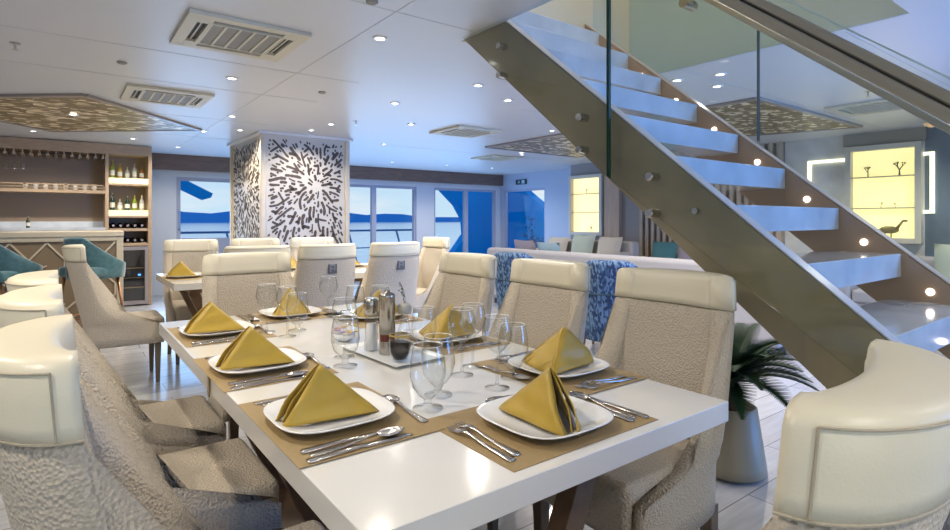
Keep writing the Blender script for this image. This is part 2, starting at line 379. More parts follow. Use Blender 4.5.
# foliage outside the side window
bush = empty('deck_shrub', (8.75, 9.3, 0)); tag(bush, 'dark leafy shrub silhouetted outside the starboard side window', 'shrub')
random.seed(8); lm = MB()
for i in range(150):
    a = random.uniform(0, 2*PI); r = random.uniform(0,.12); z = random.uniform(.45, 1.25); y = random.uniform(-.6,.3)
    z *= 1 if y > .05 else .62
    c = Vector((r*math.cos(a), y, z)); dv = Vector((random.uniform(-1,1), random.uniform(-1,1), random.uniform(-.2,1))).normalized()
    s_ = dv.orthogonal().normalized()*.025
    lm.add([c-s_, c+dv*.07-s_*.2, c+dv*.12, c+s_], [(0,1,2,3)])
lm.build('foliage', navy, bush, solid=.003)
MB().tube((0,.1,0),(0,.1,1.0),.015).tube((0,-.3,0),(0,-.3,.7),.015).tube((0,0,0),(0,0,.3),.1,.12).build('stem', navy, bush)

# ------------------------------------------------------------------ ceiling fixtures
def cassette(x, y, label, first=None):
    t = empty('ceiling_air_vent', (x, y, CE)); tag(t, label, 'air vent', 'square air conditioning cassettes in the ceiling')
    s = .31
    f = MB()
    f.box(-s,s,-s,-s+.06,-.022,-.001).box(-s,s,s-.06,s,-.022,-.001).box(-s,-s+.06,-s+.06,s-.06,-.022,-.001).box(s-.06,s,-s+.06,s-.06,-.022,-.001)
    f.box(-.20,.20,-.20,-.19,-.024,-.001).box(-.20,.20,.19,.20,-.024,-.001).box(-.20,-.19,-.19,.19,-.024,-.001).box(.19,.20,-.19,.19,-.024,-.001)
    for sx in (-1,1):
        for sy in (-1,1): f.box(min(sx*.18,sx*.25), max(sx*.18,sx*.25), min(sy*.18,sy*.25), max(sy*.18,sy*.25), -.022, -.001)
    for i in range(6): f.box(-.19+i*.0725, -.175+i*.0725, -.19, .19, -.024, -.006)
    f.build('frame', plastic_cream, t, bevel=.002)
    MB().box(-.249,.249,-.249,.249,-.006,-.0008).build('slot_recess', black, t)
    g = MB().box(-.19,.19,-.19,.19,-.018,-.0065); g.build('intake_grille', grille_m, t)
    for k in range(4):
        o = MB().box(-.17,.17,.222,.229,-.014,-.008).build('louvre', plastic_cream, t); o.rotation_euler[2] = k*PI/2
    return t
v0 = cassette(.82, 3.33, 'large square air vent nearest the camera, top left of centre')
dup(v0, (.72, 5.28, CE), 0, 'square air vent beside the gold mosaic panel at left')
dup(v0, (3.82, 5.25, CE), 0, 'square air vent in the blue-lit ceiling before the window wall')
dup(v0, (5.85, 7.15, CE), 0, 'smallest farthest air vent, near the exit sign')
dup(v0, (5.98, 1.82, CE), 0, 'square air vent seen through the railing at upper right')

DL = [(380,38,'brightest downlight at top centre, right of the large air vent'),(395,103,'downlight upper middle, between pillar and staircase'),
 (411,124,'downlight just below the one between pillar and staircase'),(232,78,'downlight below the large air vent'),
 (232,116,'downlight above the top left corner of the coral pillar'),(331,124,'downlight above the right half of the coral pillar face'),
 (311,130,'downlight touching the top edge of the coral pillar'),(447,165,'farthest downlight close to the window valance'),
 (392,162,'downlight close to the valance over the twin window panes'),(384,144,'downlight above the window to the right of the pillar'),
 (492,168,'downlight close to the right end of the window valance'),(522,153,'downlight inside the mosaic panel left of the stairs'),
 (508,100,'downlight left of the upper stair stringer'),(478,85,'downlight beside the top end of the stair stringer'),
 (204,131,'downlight at the right tip of the gold mosaic panel'),(178,147,'downlight over the glazed door at left'),
 (240,130,'downlight at the left edge of the pillar top'),(720,74,'bright downlight behind the stairs, upper of a close pair'),
 (717,86,'smaller downlight behind the stairs, lower of a close pair'),(677,80,'downlight just above the far stair stringer'),
 (699,105,'downlight seen against the far stringer edge'),(802,141,'left downlight of two by the slatted wall'),
 (837,139,'right downlight of two by the slatted wall'),(73,112,'downlight in the middle of the left gold mosaic panel')]
dl0 = None
for i, (px, py, lab) in enumerate(DL):
    x, y = W(px, py, CE)
    if dl0 is None:
        dl0 = empty('ceiling_downlight', (x, y, CE))
        MB().lathe([(.028,-.001),(.045,-.001),(.045,-.005),(.03,-.008),(.028,-.004)], cap=False, n=20).build('trim_ring', mat('ring_white',(.8,.8,.8),.3), dl0, smooth=True)
        MB().lathe([(.029,-.0012),(.029,-.004)], n=20).build('lamp_disc', lampglow, dl0)
        tag(dl0, lab, 'downlight', 'recessed round downlights'); t = dl0
    else: t = dup(dl0, (x, y, CE), 0, lab)
    if i == 23 or i == 11: t.location.z = CE-.022
    if i in (19, 20): continue
    L = bpy.data.lights.new('downlight_beam', 'SPOT'); L.energy = 9 if 'pillar' in lab else 24 if y < 8 else 12; L.color = (1,.91,.78); L.spot_size = R(150); L.spot_blend = .7; L.shadow_soft_size = .035
    lo = bpy.data.objects.new('downlight_beam', L); col.objects.link(lo); lo.parent = t; lo.location = (0,0,-.03)
# unseen ones behind the camera and over the table that light the foreground
for k, (x, y) in enumerate(((-.9,.9),(-.9,2.6),(.7,-.9),(2.6,-.8),(-1.4,4.4),(.2,1.9),(4.6,.6),(6.6,3.2),(4.6,4.6),(5.6,-.6),(-.25,8.3),(.75,8.3),(6.9,1.2))):
    t = dup(dl0, (x, y, CE), 0, 'recessed ceiling downlight '+('above the left chairs','over the aisle left of the near table','behind the photographer','behind the photographer toward the stairs','over the aisle by the bar stools','over the near table','right of the stairs','above the sofa by the slats','above the lounge chairs','at the aft right side','left one in front of the bar shelves','right one in front of the bar shelves','near the large display case')[k], 'downlights behind the photographer')
    L = bpy.data.lights.new('downlight_beam', 'SPOT'); L.energy = 34 if x > 4 else 24 if x > -1 and y > 0 else 12; L.color = (1,.90,.76); L.spot_size = R(150); L.spot_blend = .7; L.shadow_soft_size = .035
    lo = bpy.data.objects.new('downlight_beam', L); col.objects.link(lo); lo.parent = t; lo.location = (0,0,-.03)
ul = bpy.data.lights.new('upper_deck_lamp', 'POINT'); ul.energy = 60; ul.color = (1,.94,.84); ul.shadow_soft_size = .15
uo = bpy.data.objects.new('upper_deck_lamp', ul); col.objects.link(uo); uo.location = (2.2, 1.6, 4.3)

def sprinkler(px, py, label):
    x, y = W(px, py, CE)
    t = empty('ceiling_sprinkler', (x, y, CE)); tag(t, label, 'sprinkler', 'small ceiling sprinklers')
    MB().lathe([(.028,-.001),(.028,-.004),(.012,-.006)], n=16).build('rosette', chrome, t)
    MB().tube((0,0,-.004),(0,0,-.035),.007).lathe([(.001,-.04),(.016,-.04),(.016,-.043),(.001,-.043)], n=12).build('head', chrome, t)
sprinkler(15, 43, 'chrome sprinkler at the far top left of the ceiling')
sprinkler(356, 121, 'tiny sprinkler between the pillar and the air vent')
sprinkler(868, 92, 'sprinkler above the air vent seen through the railing')
for px, py, lab in ((122,62,'small flat sensor left of the second air vent'),(322,92,'small flat sensor above the pillar'),(372,1,'round smoke detector at the very top of the photo')):
    x, y = W(px, py, CE)
    tag(MB().lathe([(.03,-.001),(.03,-.008),(.02,-.014)], c=(x,y,CE), n=18).build('ceiling_sensor', grille_m), lab, 'sensor', 'small ceiling sensors')
def mosaic_panel(corners, label):
    t = empty('ceiling_mosaic_panel', (0,0,CE)); tag(t, label, 'ceiling panel')
    P = [Vector((x, y, 0)) for x, y in corners]; c = sum(P, Vector())/len(P)
    MB().prism([p+Vector((0,0,-.016)) for p in [c+(q-c)*.97 for q in P]], (0,0,.015)).build('mosaic', mosaic_m, t)
    f = MB()
    for a, b in zip(P, P[1:]+P[:1]): f.bar(a+Vector((0,0,-.012)), b+Vector((0,0,-.012)), .05, .022)
    f.build('frame', mat('mosaic_frame', (.32,.27,.24), .3), t)
mosaic_panel([(.166,5.61),(1.288,6.97),(-.07,8.09),(-1.19,6.73)], 'gold leaf mosaic ceiling panel above the bar at left')
mosaic_panel([(4.85,4.2),(6.8,4.2),(6.8,6.22),(4.85,6.16)], 'gold leaf mosaic ceiling panel left of the stair stringer')
mosaic_panel([(4.75,2.3),(7.1,2.3),(6.75,3.4),(4.75,3.4)], 'gold leaf mosaic ceiling panel seen behind the stairs')

# exit sign
y0, z0 = onx(521, 182, 8.28)
t = empty('exit_sign', (8.29, y0, z0)); tag(t, 'small dark exit sign with white running figure above the side window', 'sign')
MB().box(-.02,.0,-.17,.17,-.055,.055).build('plate', mat('sign_green_black',(.01,.04,.05),.4), t)
g = MB()
g.box(-.024,-.0205,-.13,-.03,-.04,.04)
g.bar((-.022,.02,-.03),(-.022,.06,.0),.004,.014).bar((-.022,.06,0),(-.022,.05,.03),.004,.014).bar((-.022,.06,0),(-.022,.10,-.03),.004,.014).bar((-.022,.02,.015),(-.022,.09,.02),.004,.012)
g.build('symbol', mat('sign_white',(.45,.6,.65),.4), t)

# ------------------------------------------------------------------ coral patterned pillar
PX0, PX1, PY0, PY1 = 1.91, 2.97, 6.70, 8.12
pil = empty('coral_pillar', ((PX0+PX1)/2, (PY0+PY1)/2, 0)); tag(pil, 'square white pillar pierced with a radiating coral pattern', 'pillar')
hx, hy = (PX1-PX0)/2, (PY1-PY0)/2
MB().box(-hx,hx,-hy,hy,0,CE-.005).build('panel', pillar_w, pil, bevel=.012)
e = MB()
for sx in (-1,1):
    for sy in (-1,1): e.box(sx*hx-.03, sx*hx+.03, sy*hy-.03, sy*hy+.03, 0, CE-.03)
e.build('corner_post', mat('pillar_post', (.56,.49,.38), .35), pil, bevel=.01)
MB().box(-hx-.06,hx+.06,-hy-.06,hy+.06,CE-.03,CE-.002).build('top_collar', mat('pillar_collar',(.70,.68,.66),.4), pil)
def coral(wd, z0, z1, cx, cz, seed):
    random.seed(seed); occ = []; ribs = []
    def free(pts, rad):
        for p in pts:
            if abs(p[0]) > wd/2-rad-.045 or p[1] < z0+rad+.02 or p[1] > z1-rad-.02: return False
            for q, r in occ:
                if (p[0]-q[0])**2+(p[1]-q[1])**2 < (rad+r-.002)**2: return False
        return True
    for it in range(16000):
        frac = it/16000
        x = random.uniform(-wd/2, wd/2); z = random.uniform(z0, z1); r = math.hypot(x-cx, z-cz)
        if r < .05: continue
        a = math.atan2(z-cz, x-cx)+random.gauss(0,.22)
        rad = random.uniform(.013,.020)*(1 if frac < .6 else .7)
        L = random.uniform(.16,.36) if frac < .4 else random.uniform(.07,.16) if frac < .8 else .045
        pts = []; px, pz = x, z
        st = rad*.8
        turn = random.gauss(0, 2.2)
        for k in range(max(2, int(L/st))):
            pts.append((px, pz)); px += math.cos(a)*st; pz += math.sin(a)*st; a += (turn+random.gauss(0,5))*st
        new = pts[:]
        br = []
        if L > .12 and random.random() < .85:
            i = int(len(pts)*random.uniform(.3,.8)); a2 = a+random.choice((-1,1))*random.uniform(.8,1.2); qx, qz = pts[i]
            for k in range(int(L*.5/st)): br.append((qx, qz)); qx += math.cos(a2)*st; qz += math.sin(a2)*st
        if free(new+br, rad):
            occ += [(p, rad) for p in new+br]; ribs.append((new, rad)); 
            if len(br) > 1: ribs.append((br, rad))
    return ribs
def ribs_mesh(ribs, put):
    m = MB()
    for pts, rad in ribs:
        n = len(pts); l = []; rr = []
        for i, p in enumerate(pts):
            a = pts[max(0,i-1)]; b = pts[min(n-1,i+1)]; dx, dz = b[0]-a[0], b[1]-a[1]; d = math.hypot(dx,dz) or 1
            wv = rad*(.35 if i in (0, n-1) else random.uniform(.8,1.15))
            l.append((p[0]-dz/d*wv, p[1]+dx/d*wv)); rr.append((p[0]+dz/d*wv, p[1]-dx/d*wv))
        vs = [put(*q) for q in l+rr]
        m.add(vs, [(i, i+1, n+i+1, n+i) for i in range(n-1)])
    return m
r1 = coral(2*hx, .35, CE-.04, .12, 1.62, 3)
ribs_mesh(r1, lambda x, z: (x, -hy-.003, z)).build('pierced_pattern', gold_dark, pil)
r2 = coral(2*hy, .35, CE-.04, .0, 1.62, 4)
ribs_mesh(r2, lambda x, z: (-hx-.003, -x, z)).build('pierced_pattern', gold_dark, pil)

# ------------------------------------------------------------------ bar
BY = 9.0
bc = empty('bar_back_cabinet', (0, BY, 0)); tag(bc, 'tall brown wooden bar shelving unit against the wall at far left', 'cabinet')
x0, xd, x1 = -1.5, .51, 1.04
b = MB().box(x0,x1,0,.04,2.1,2.24).box(xd-.02,xd+.02,0,.4,0,2.1).box(x1-.045,x1,0,.4,0,2.1).box(x0,x0+.04,0,.4,0,2.1).box(x0+.04,x1-.045,.04,.4,2.1,2.12)
b.build('carcass', barwood, bc, bevel=.003)
MB().box(x0+.04,x1-.045,.38,.4,0,2.1).build('back_panel', bardark, bc)
MB().box(x0+.04,xd-.02,.02,.38,1.56,1.60).build('glass_shelf', barwood, bc)
rr = MB().box(x0+.04,xd-.02,.02,.03,1.66,1.675).box(x0+.04,xd-.02,.02,.03,1.625,1.635)
x = x0+.3
while x < xd: rr.box(x-.01,x+.01,.02,.03,1.60,1.675); x += .42
rr.build('shelf_rail', barwood, bc)
gr = MB(); x = x0+.08
while x < xd-.05: gr.box(x,x+.035,.02,.34,2.035,2.06); gr.box(x+.012,x+.023,.02,.34,2.06,2.10); x += .085
gr.build('stemware_rack', mat('rack_pale',(.45,.38,.30),.5), bc)
MB().box(x0+.04,xd-.02,-.02,.38,0,1.06).build('base_cabinet', barwood, bc)
MB().box(x0+.04,xd-.02,-.04,.38,1.06,1.10).box(x0+.04,xd-.02,.34,.38,1.10,1.18).build('marble_worktop', marble, bc)
for z in (1.745, 1.30):
    MB().box(xd+.02,x1-.045,.0,.38,z-.04,z+.075-.04).build('lit_shelf', shelfglow, bc)
    MB().box(xd+.02,x1-.045,-.001,.38,z-.065,z-.041).build('shelf', barwood, bc)
MB().box(xd+.02,x1-.045,.0,.38,1.045,1.065).box(xd+.02,x1-.045,.0,.38,.84,.86).build('wine_shelf', barwood, bc)
MB().box(xd+.03,x1-.055,.0,.03,1.065,1.085).box(xd+.03,x1-.055,.0,.03,.86,.88).build('bottle_rack', barwood, bc)
for z in (2.02, 1.62):
    area = None
def bottle(loc, m, h=.24, r=.033, label='', neck=None, group='spirit bottles on the lit bar shelves', first=None):
    t = empty('spirit_bottle', loc); tag(t, label, 'bottle', group)
    MB().lathe([(r*.95,0),(r,.01),(r,h*.55),(r*.8,h*.64),(r*.33,h*.74),(r*.33,h*.93)], n=14).build('glass_body', m, t, smooth=True)
    MB().lathe([(r*.38,h*.93),(r*.38,h)], n=12).build('cap', mat('bottle_cap',(.5,.4,.2),.3,metal=.6), t)
    MB().lathe([(r*1.02,h*.16),(r*1.02,h*.45)], n=14, cap=False).build('paper_label', mat('bottle_label',(.7,.68,.6),.6), t)
ordn = ['leftmost','second from left','middle','second from right','rightmost']
bm_ = [mat('bottle_green',(.25,.32,.03),.1), mat('bottle_gold',(.5,.32,.05),.1), mat('bottle_clear',(.5,.48,.42),.1), mat('bottle_amber',(.35,.13,.02),.1), mat('bottle_dark',(.02,.05,.04),.1)]
for k in range(5):
    x = xd+.07+k*.088
    bottle((x, BY+.14, 1.781), bm_[(0,1,2,2,3)[k]], (.25,.21,.17,.23,.19)[k], .028, '%s spirit bottle on the top lit bar shelf'%ordn[k])
    bottle((x, BY+.14, 1.336), bm_[(4,2,4,0,2)[k]], (.24,.16,.2,.22,.22)[k], .03, '%s spirit bottle on the lower lit bar shelf'%ordn[k])
def wine(loc, label):
    t = empty('wine_bottle', loc); tag(t, label, 'bottle', 'wine bottles lying in the bar racks')
    MB().tube((0,.26,0),(0,.09,0),.036,.036,14).tube((0,.09,0),(0,.04,0),.036,.015,14).tube((0,.04,0),(0,-.02,0),.015,.015,12).build('glass_body', mat('wine_dark',(.03,.02,.02),.12), t, smooth=True)
    MB().tube((0,-.021,0),(0,.03,0),.017,.017,12).build('foil_cap', mat('foil',(.45,.38,.36),.25,metal=.7), t)
for k in range(5):
    wine((xd+.075+k*.085, BY+.06, 1.122), '%s wine bottle lying in the upper bar rack'%ordn[k])
    wine((xd+.075+k*.085, BY+.06, .917), '%s wine bottle lying in the lower bar rack'%ordn[k])
# wine fridge
wf = empty('wine_fridge', (.775, BY+.0, 0)); tag(wf, 'glass door wine fridge with blue display under the bottle racks', 'fridge')
MB().box(-.22,.215,.03,.37,.02,.83).build('cabinet_body', mat('fridge_black',(.015,.015,.018),.4), wf)
f = MB().box(-.24,-.2,-.02,.028,.02,.83).box(.18,.22,-.02,.028,.02,.83).box(-.2,.18,-.02,.028,.78,.83).box(-.2,.18,-.02,.028,.02,.07)
dr = f.build('door', mat('fridge_frame',(.42,.38,.38),.3,metal=.6), wf)
MB().box(-.2,.18,.0,.004,.07,.78).build('door_glass', wglass, dr)
MB().box(-.2,.18,.005,.028,.25,.262).box(-.2,.18,.005,.028,.52,.532).box(-.2,.18,.005,.028,.39,.395).build('shelf', mat('fridge_shelf',(.3,.2,.1),.5), wf)
MB().box(-.17,-.10,.003,.028,.60,.615).box(.1,.13,.003,.028,.42,.44).build('blue_display', mat('blue_led',(.0,.1,.9),.4,emit=(.05,.25,1),estr=3), wf)
# stemware: a generic glass builder
GP = {'wine': [(.033,0),(.033,.002),(.006,.006),(.0038,.02),(.0038,.085),(.007,.095),(.022,.105),(.036,.125),(.041,.145),(.039,.165),(.032,.192)],
      'goblet': [(.036,0),(.036,.003),(.012,.007),(.009,.016),(.010,.024),(.024,.034),(.038,.055),(.044,.085),(.042,.115),(.035,.152)],
      'white': [(.030,0),(.030,.002),(.006,.006),(.0036,.02),(.0036,.08),(.008,.09),(.024,.105),(.032,.125),(.032,.145),(.026,.178)]}
def glass_mesh(kind):
    p = GP[kind]; me = MB().lathe(p, n=28, cap=False); return me
protos = {}
def glass(kind, loc, label, group='stemware on the dining tables', flip=False):
    if kind not in protos:
        b_ = GP[kind]
        t = empty('wine_glass' if kind != 'goblet' else 'water_goblet', loc)
        si = 5 if kind != 'goblet' else 4
        MB().lathe(b_[si:], n=28, cap=False).build('bowl', wglass, t, smooth=True)
        MB().lathe(b_[:si+1], n=24, cap=False).build('stem_and_foot', wglass, t, smooth=True)
        MB().lathe([(b_[-1][0]-.0007,b_[-1][1]-.0005),(b_[-1][0]+.0007,b_[-1][1]-.0005),(b_[-1][0]+.0005,b_[-1][1]+.0008),(b_[-1][0]-.0007,b_[-1][1]-.0005)], n=28, cap=False).build('rim', mat('glass_rim',(.75,.78,.78),.1), t, smooth=True)
        protos[kind] = t
    else: t = dup(protos[kind], loc, 0)
    if flip: t.rotation_euler = (PI,0,0)
    tag(t, label, 'glass', group); return t
for k, x in enumerate((-.545,-.46,-.375)):
    glass('white', (x+.0, BY+.12, 2.033), '%s of three wine glasses hanging from the bar rack'%(('leftmost','middle','rightmost')[k]), 'wine glasses hanging over the bar', flip=True)
def tumbler(loc, label):
    tag(MB().lathe([(.026,0),(.028,.004),(.033,.085),(.031,.085),(.026,.006)], c=loc, n=16, cap=False).build('tumbler', mat('tumbler_frost',(.6,.56,.5),.2), smooth=True), label, 'glass', 'small glasses on the long bar shelf')
for k in range(8):
    tumbler((-.36+k*.105, BY+.2, 1.60), 'small glass on the long bar shelf, number %s from the left'%('one two three four five six seven eight'.split()[k]))
bottle((-.33, BY+.1, 1.10), bm_[4], .15, .02, 'small dark bottle alone on the marble bar worktop', group='small bottle on the worktop')

# bar counter with lattice front
FY = 7.3
bar = empty('bar_counter', (0, FY, 0)); tag(bar, 'pale framed bar counter with a diamond lattice front behind the teal stools', 'bar counter')
MB().box(-2.2,.57,-.03,.55,1.02,1.075).box(.50,.565,-.02,.5,0,1.02).box(-2.2,.5,-.02,.03,.97,1.02).build('frame', mat('bar_frame',(.52,.45,.34),.4), bar, bevel=.004)
MB().box(-2.2,.5,.0,.48,.0,.97).build('front_panel', mat('bar_front_brown',(.22,.16,.10),.5), bar)
lt = MB(); lw = .016
step = .30
def seg(xa, za, xb, zb):
    lt.bar((xa,-.006,za),(xb,-.006,zb), .010, lw, up=(0,1,0)) if False else lt.prism([(xa-lw/2*(zb-za)/math.hypot(xb-xa,zb-za),-.012,za+lw/2*(xb-xa)/math.hypot(xb-xa,zb-za)),(xb-lw/2*(zb-za)/math.hypot(xb-xa,zb-za),-.012,zb+lw/2*(xb-xa)/math.hypot(xb-xa,zb-za)),(xb+lw/2*(zb-za)/math.hypot(xb-xa,zb-za),-.012,zb-lw/2*(xb-xa)/math.hypot(xb-xa,zb-za)),(xa+lw/2*(zb-za)/math.hypot(xb-xa,zb-za),-.012,za-lw/2*(xb-xa)/math.hypot(xb-xa,zb-za))], (0,.011,0))
x = .49
while x > -2.0:
    zz = [.96, .84, .70, .56, .42, .28, .14, .01]
    xm = x-.15
    seg(x, .96, xm, .78); seg(x-.3, .96, xm, .78); seg(xm, .78, xm-.0, .66)
    seg(xm, .66, x, .50); seg(xm, .66, x-.3, .50); seg(x, .50, x, .38); seg(x, .38, xm, .24); seg(x-.3, .38, xm, .24)
    seg(xm, .24, xm, .14); seg(xm, .14, x, .02); seg(xm, .14, x-.3, .02); seg(x, .72, xm-.0, .66+.0); seg(x-.3,.44,xm,.30); seg(x,.20,xm,.14)
    x -= .3
lt.build('lattice', mat('lattice_cream',(.58,.50,.38),.4), bar)

# teal stools
def shell(prof, nS=28):
    """prof(z)->(y_back, half width, wing reach, thickness) ; returns function for plan points"""
    def pt(s, z, off):
        yo, hw, k_, th, pw = prof(z)
        def c(s_):
            a = abs(s_)*PI/2; x = hw*math.sin(a)**pw; return Vector(((x if s_ >= 0 else -x), yo+k_*(1-max(0,math.cos(a))**pw), 0))
        p = c(s); d = c(min(1,s+.01))-c(max(-1,s-.01)); nrm = Vector((-d.y, d.x, 0)).normalized()   # inward
        q = p+nrm*off; return (q.x, q.y, z)
    return pt
def lerp_tab(tab, z):
    if z <= tab[0][0]: return tab[0][1:]
    for a, b in zip(tab, tab[1:]):
        if z <= b[0]:
            t = (z-a[0])/(b[0]-a[0]); t = t*t*(3-2*t) if False else t
            return tuple(p+(q-p)*t for p, q in zip(a[1:], b[1:]))
    return tab[-1][1:]
def shell_mesh(tab, zs, grow=0, nS=30, rtop=.02, slope=None, pad=0):
    pt = shell(lambda z: lerp_tab(tab, z)); rings = []
    for i in range(nS+1):
        s = -1+2*i/nS; th = lerp_tab(tab, zs[-1])[3]
        top = zs[-1] - (slope(s) if slope else 0)
        zz = [zs[0]+(z-zs[0])*(top-zs[0])/(zs[-1]-zs[0]) for z in zs]
        ring = []
        for z in zz[:-1]: ring.append(pt(s, z, -grow))
        zt = zz[-1]; mu = 1+pad*math.cos(s*PI/2)**1.3; T = lerp_tab(tab, zt)[3]*mu
        ring += [pt(s, zt-rtop, -grow), pt(s, zt-rtop*.3, rtop*.3-grow), pt(s, zt, rtop-grow), pt(s, zt, T-rtop+grow), pt(s, zt-rtop*.3, T-rtop*.3+grow), pt(s, zt-rtop, T+grow)]
        for z in reversed(zz[:-1]): ring.append(pt(s, z, lerp_tab(tab, z)[3]*(1+(mu-1)*min(1,max(0,(z-.5)/.15)))+grow))
        rings.append(ring)
    return MB().loft(rings)
def make_stool():
    t = empty('bar_stool')
    tab = [(.62,-.20,.22,.38,.05,.8),(.78,-.22,.24,.40,.05,.9),(1.02,-.24,.24,.32,.045,1)]
    shell_mesh(tab, [.62,.70,.80,.90,1.03], rtop=.018, slope=lambda s: .26*max(0,abs(s)-.35)/.65).build('backrest_shell', teal, t, smooth=True)
    MB().box(-.21,.21,-.18,.22,.64,.74).build('seat_cushion', teal, t, bevel=.03, seg=3)
    for sx in (-1,1):
        for sy in (-1,1): MB().tube((sx*.16,sy*.15,.64),(sx*.22,sy*.21,0),.016,.011).build('leg', brass, t, smooth=True)
    r = .0; MB().path([(-.20,-.19,.24),(.20,-.19,.24),(.20,.19,.24),(-.20,.19,.24),(-.20,-.19,.24)], .009).build('foot_rail', brass, t)
    return t
st = make_stool(); st.location = (.25,6.72,0); st.rotation_euler[2] = R(-50)
tag(st, 'teal velvet bar stool nearest the right end of the bar', 'bar stool', 'teal stools at the bar')
dup(st, (-.42,6.72,0), R(-50), 'teal velvet bar stool at the left edge of the photo')

# ------------------------------------------------------------------ dining chairs (local: sitter faces +Y)
CT = [(.30,-.235,.235,.47,.035,.4),(.44,-.25,.24,.48,.035,.45),(.455,-.254,.24,.42,.038,.48),(.475,-.258,.24,.303,.042,.52),(.52,-.268,.24,.203,.052,.62),(.60,-.288,.238,.148,.06,.75),(.71,-.31,.234,.125,.063,.85),(.85,-.34,.229,.115,.066,.92),(.92,-.355,.226,.12,.068,.96),(1.02,-.372,.220,.13,.07,1)]
def make_chair():
    t = empty('dining_chair')
    shell_mesh(CT, [.30,.36,.42,.44,.447,.455,.465,.475,.49,.52,.56,.60,.65,.71,.78,.85,.91], rtop=.008, nS=36, pad=.55).build('upholstered_shell', fabric, t, smooth=True)
    cap = shell_mesh(CT, [.913,.935,.96,1.02], grow=.004, rtop=.022, nS=36, pad=.55).build('leather_top', leather, t, smooth=True)
    # seams of the leather cap on its outer face
    pt = shell(lambda z: lerp_tab(CT, z)); s_ = MB()
    for sgn in (-1,1): s_.path([pt(sgn*.86, z, -.0045) for z in (.916,.94,.97,1.004)], .0016, 6)
    s_.path([pt(-.86+1.72*i/24, 1.004, -.0045) for i in range(25)], .0016, 6)
    s_.path([pt(-1+2*i/24, .9135, -.004) for i in range(25)], .002, 6)
    s_.build('seam', leather2, t)
    MB().box(-.200,.200,-.205,.245,.31,.485).build('seat', fabric, t, bevel=.03, seg=4)
    for sx in (-1,1):
        rings = []
        for z, yy, r_ in ((.31,-.18,.022),(.18,-.185,.019),(0,-.235,.014)):
            rings.append([(sx*.18+a*r_, yy+b*r_, z) for a, b in ((-1,-1),(1,-1),(1,1),(-1,1))])
        MB().loft(rings).build('leg', legwood, t, bevel=.003)
        MB().loft([[(sx*.18+a*r_, .20+b*r_, z) for a, b in ((-1,-1),(1,-1),(1,1),(-1,1))] for z, r_ in ((.31,.021),(0,.013))]).build('leg', legwood, t, bevel=.003)
    # square emblem on the outer back
    em = empty('tmp')
    bpy.data.objects.remove(em)
    yb = lerp_tab(CT, .84)[0]
    e_ = MB().box(-.035,.035,yb-.006,yb+.004,.80,.88).build('emblem', mat('emblem_pewter',(.09,.088,.085),.6,metal=0), t, bevel=.002)
    g = MB().box(-.020,-.012,yb-.009,yb-.0062,.815,.865).box(-.012,.012,yb-.009,yb-.0062,.857,.865).box(-.012,.008,yb-.009,yb-.0062,.835,.842).box(.012,.020,yb-.009,yb-.0062,.825,.865)
    g.build('monogram', mat('emblem_light',(.22,.215,.21),.6), e_)
    return t
ch = make_chair()
chairs = [
 (.26,1.105,-90,'cream leather-capped chair at the left of the near table, closest to the camera','chairs around the near table'),
 (.245,1.735,-90,'middle cream-capped chair on the left side of the near table','chairs around the near table'),
 (.235,2.30,-90,'farthest cream-capped chair on the left side of the near table','chairs around the near table'),
 (1.45,1.12,90,'large cream-capped chair at the right corner of the near table, beside the potted palm','chairs around the near table'),
 (1.45,1.73,90,'middle chair on the right side of the near table, patterned blue seat behind it','chairs around the near table'),
 (1.45,2.34,90,'farthest chair on the right side of the near table','chairs around the near table'),
 (.758,.515,7,'cream chair seen from behind in the lower right corner','chairs around the near table'),
 (.81,2.86,180,'greyish chair facing the camera at the far end of the near table','chairs around the near table'),
 (.38,4.86,-90,'chair in side profile at the left end of the second table','chairs around the second table'),
 (1.11,4.25,0,'chair back just behind the greyish chair at the far table end','chairs around the second table'),
 (1.62,4.25,0,'grey chair back with square emblem, left one of two','chairs around the second table'),
 (2.20,4.25,0,'grey chair back with square emblem, right one of two','chairs around the second table'),
 (.96,5.34,180,'beige chair behind the second table, in front of the glazed door','chairs around the second table'),
 (1.53,5.34,180,'chair behind the second table, before the left part of the pillar','chairs around the second table'),
 (2.10,5.34,180,'chair behind the second table, before the right part of the pillar','chairs around the second table'),
 (2.87,4.83,90,'beige chair at the right end of the second table, lit cream inside','chairs around the second table')]
for i, (x, y, a, lab, grp) in enumerate(chairs):
    o = ch if i == 0 else dup(ch, (0,0,0), 0)
    o.location = (x, y, 0); o.rotation_euler[2] = R(a); tag(o, lab, 'chair', grp)

# ------------------------------------------------------------------ tables
def make_table(cx, cy, w_, l_, label):
    t = empty('dining_table', (cx, cy, 0)); tag(t, label, 'table')
    MB().box(-w_/2,w_/2,-l_/2,l_/2,.70,.75).build('tabletop', tabletop_m, t, bevel=.002)
    MB().box(-w_/2+.12,w_/2-.12,-l_/2+.12,l_/2-.12,.66,.699).build('apron', tablebase, t)
    for sx in (-1,1):
        for sy in (-1,1): MB().bar((sx*(w_/2-.16), sy*.22, .66), (sx*.05, sy*.22, .03), .07, .06, up=(0,1,0)).build('leg', tablebase, t, bevel=.003)
    MB().box(-.2,.2,-.3,.3,0,.03).build('foot_plate', tablebase, t, bevel=.003)
    return t
make_table(.836, 1.221, .98, 1.02, 'glossy white square dining table nearest the camera, end of it in front')
make_table(.836, 2.245, .98, 1.02, 'white dining table joined to the far edge of the nearest table')
make_table(1.13, 4.82, .98, .92, 'cream table behind, left half of the second row')
make_table(2.13, 4.82, .98, .92, 'cream table behind, right half of the second row')
jm = MB().box(.3415,.3445,1.722,1.742,.69,.748); tag(jm.build('table_joint_clip', mat('clip_brown',(.25,.18,.1),.5)), 'small metal clip at the joint on the left table edge', 'clip')

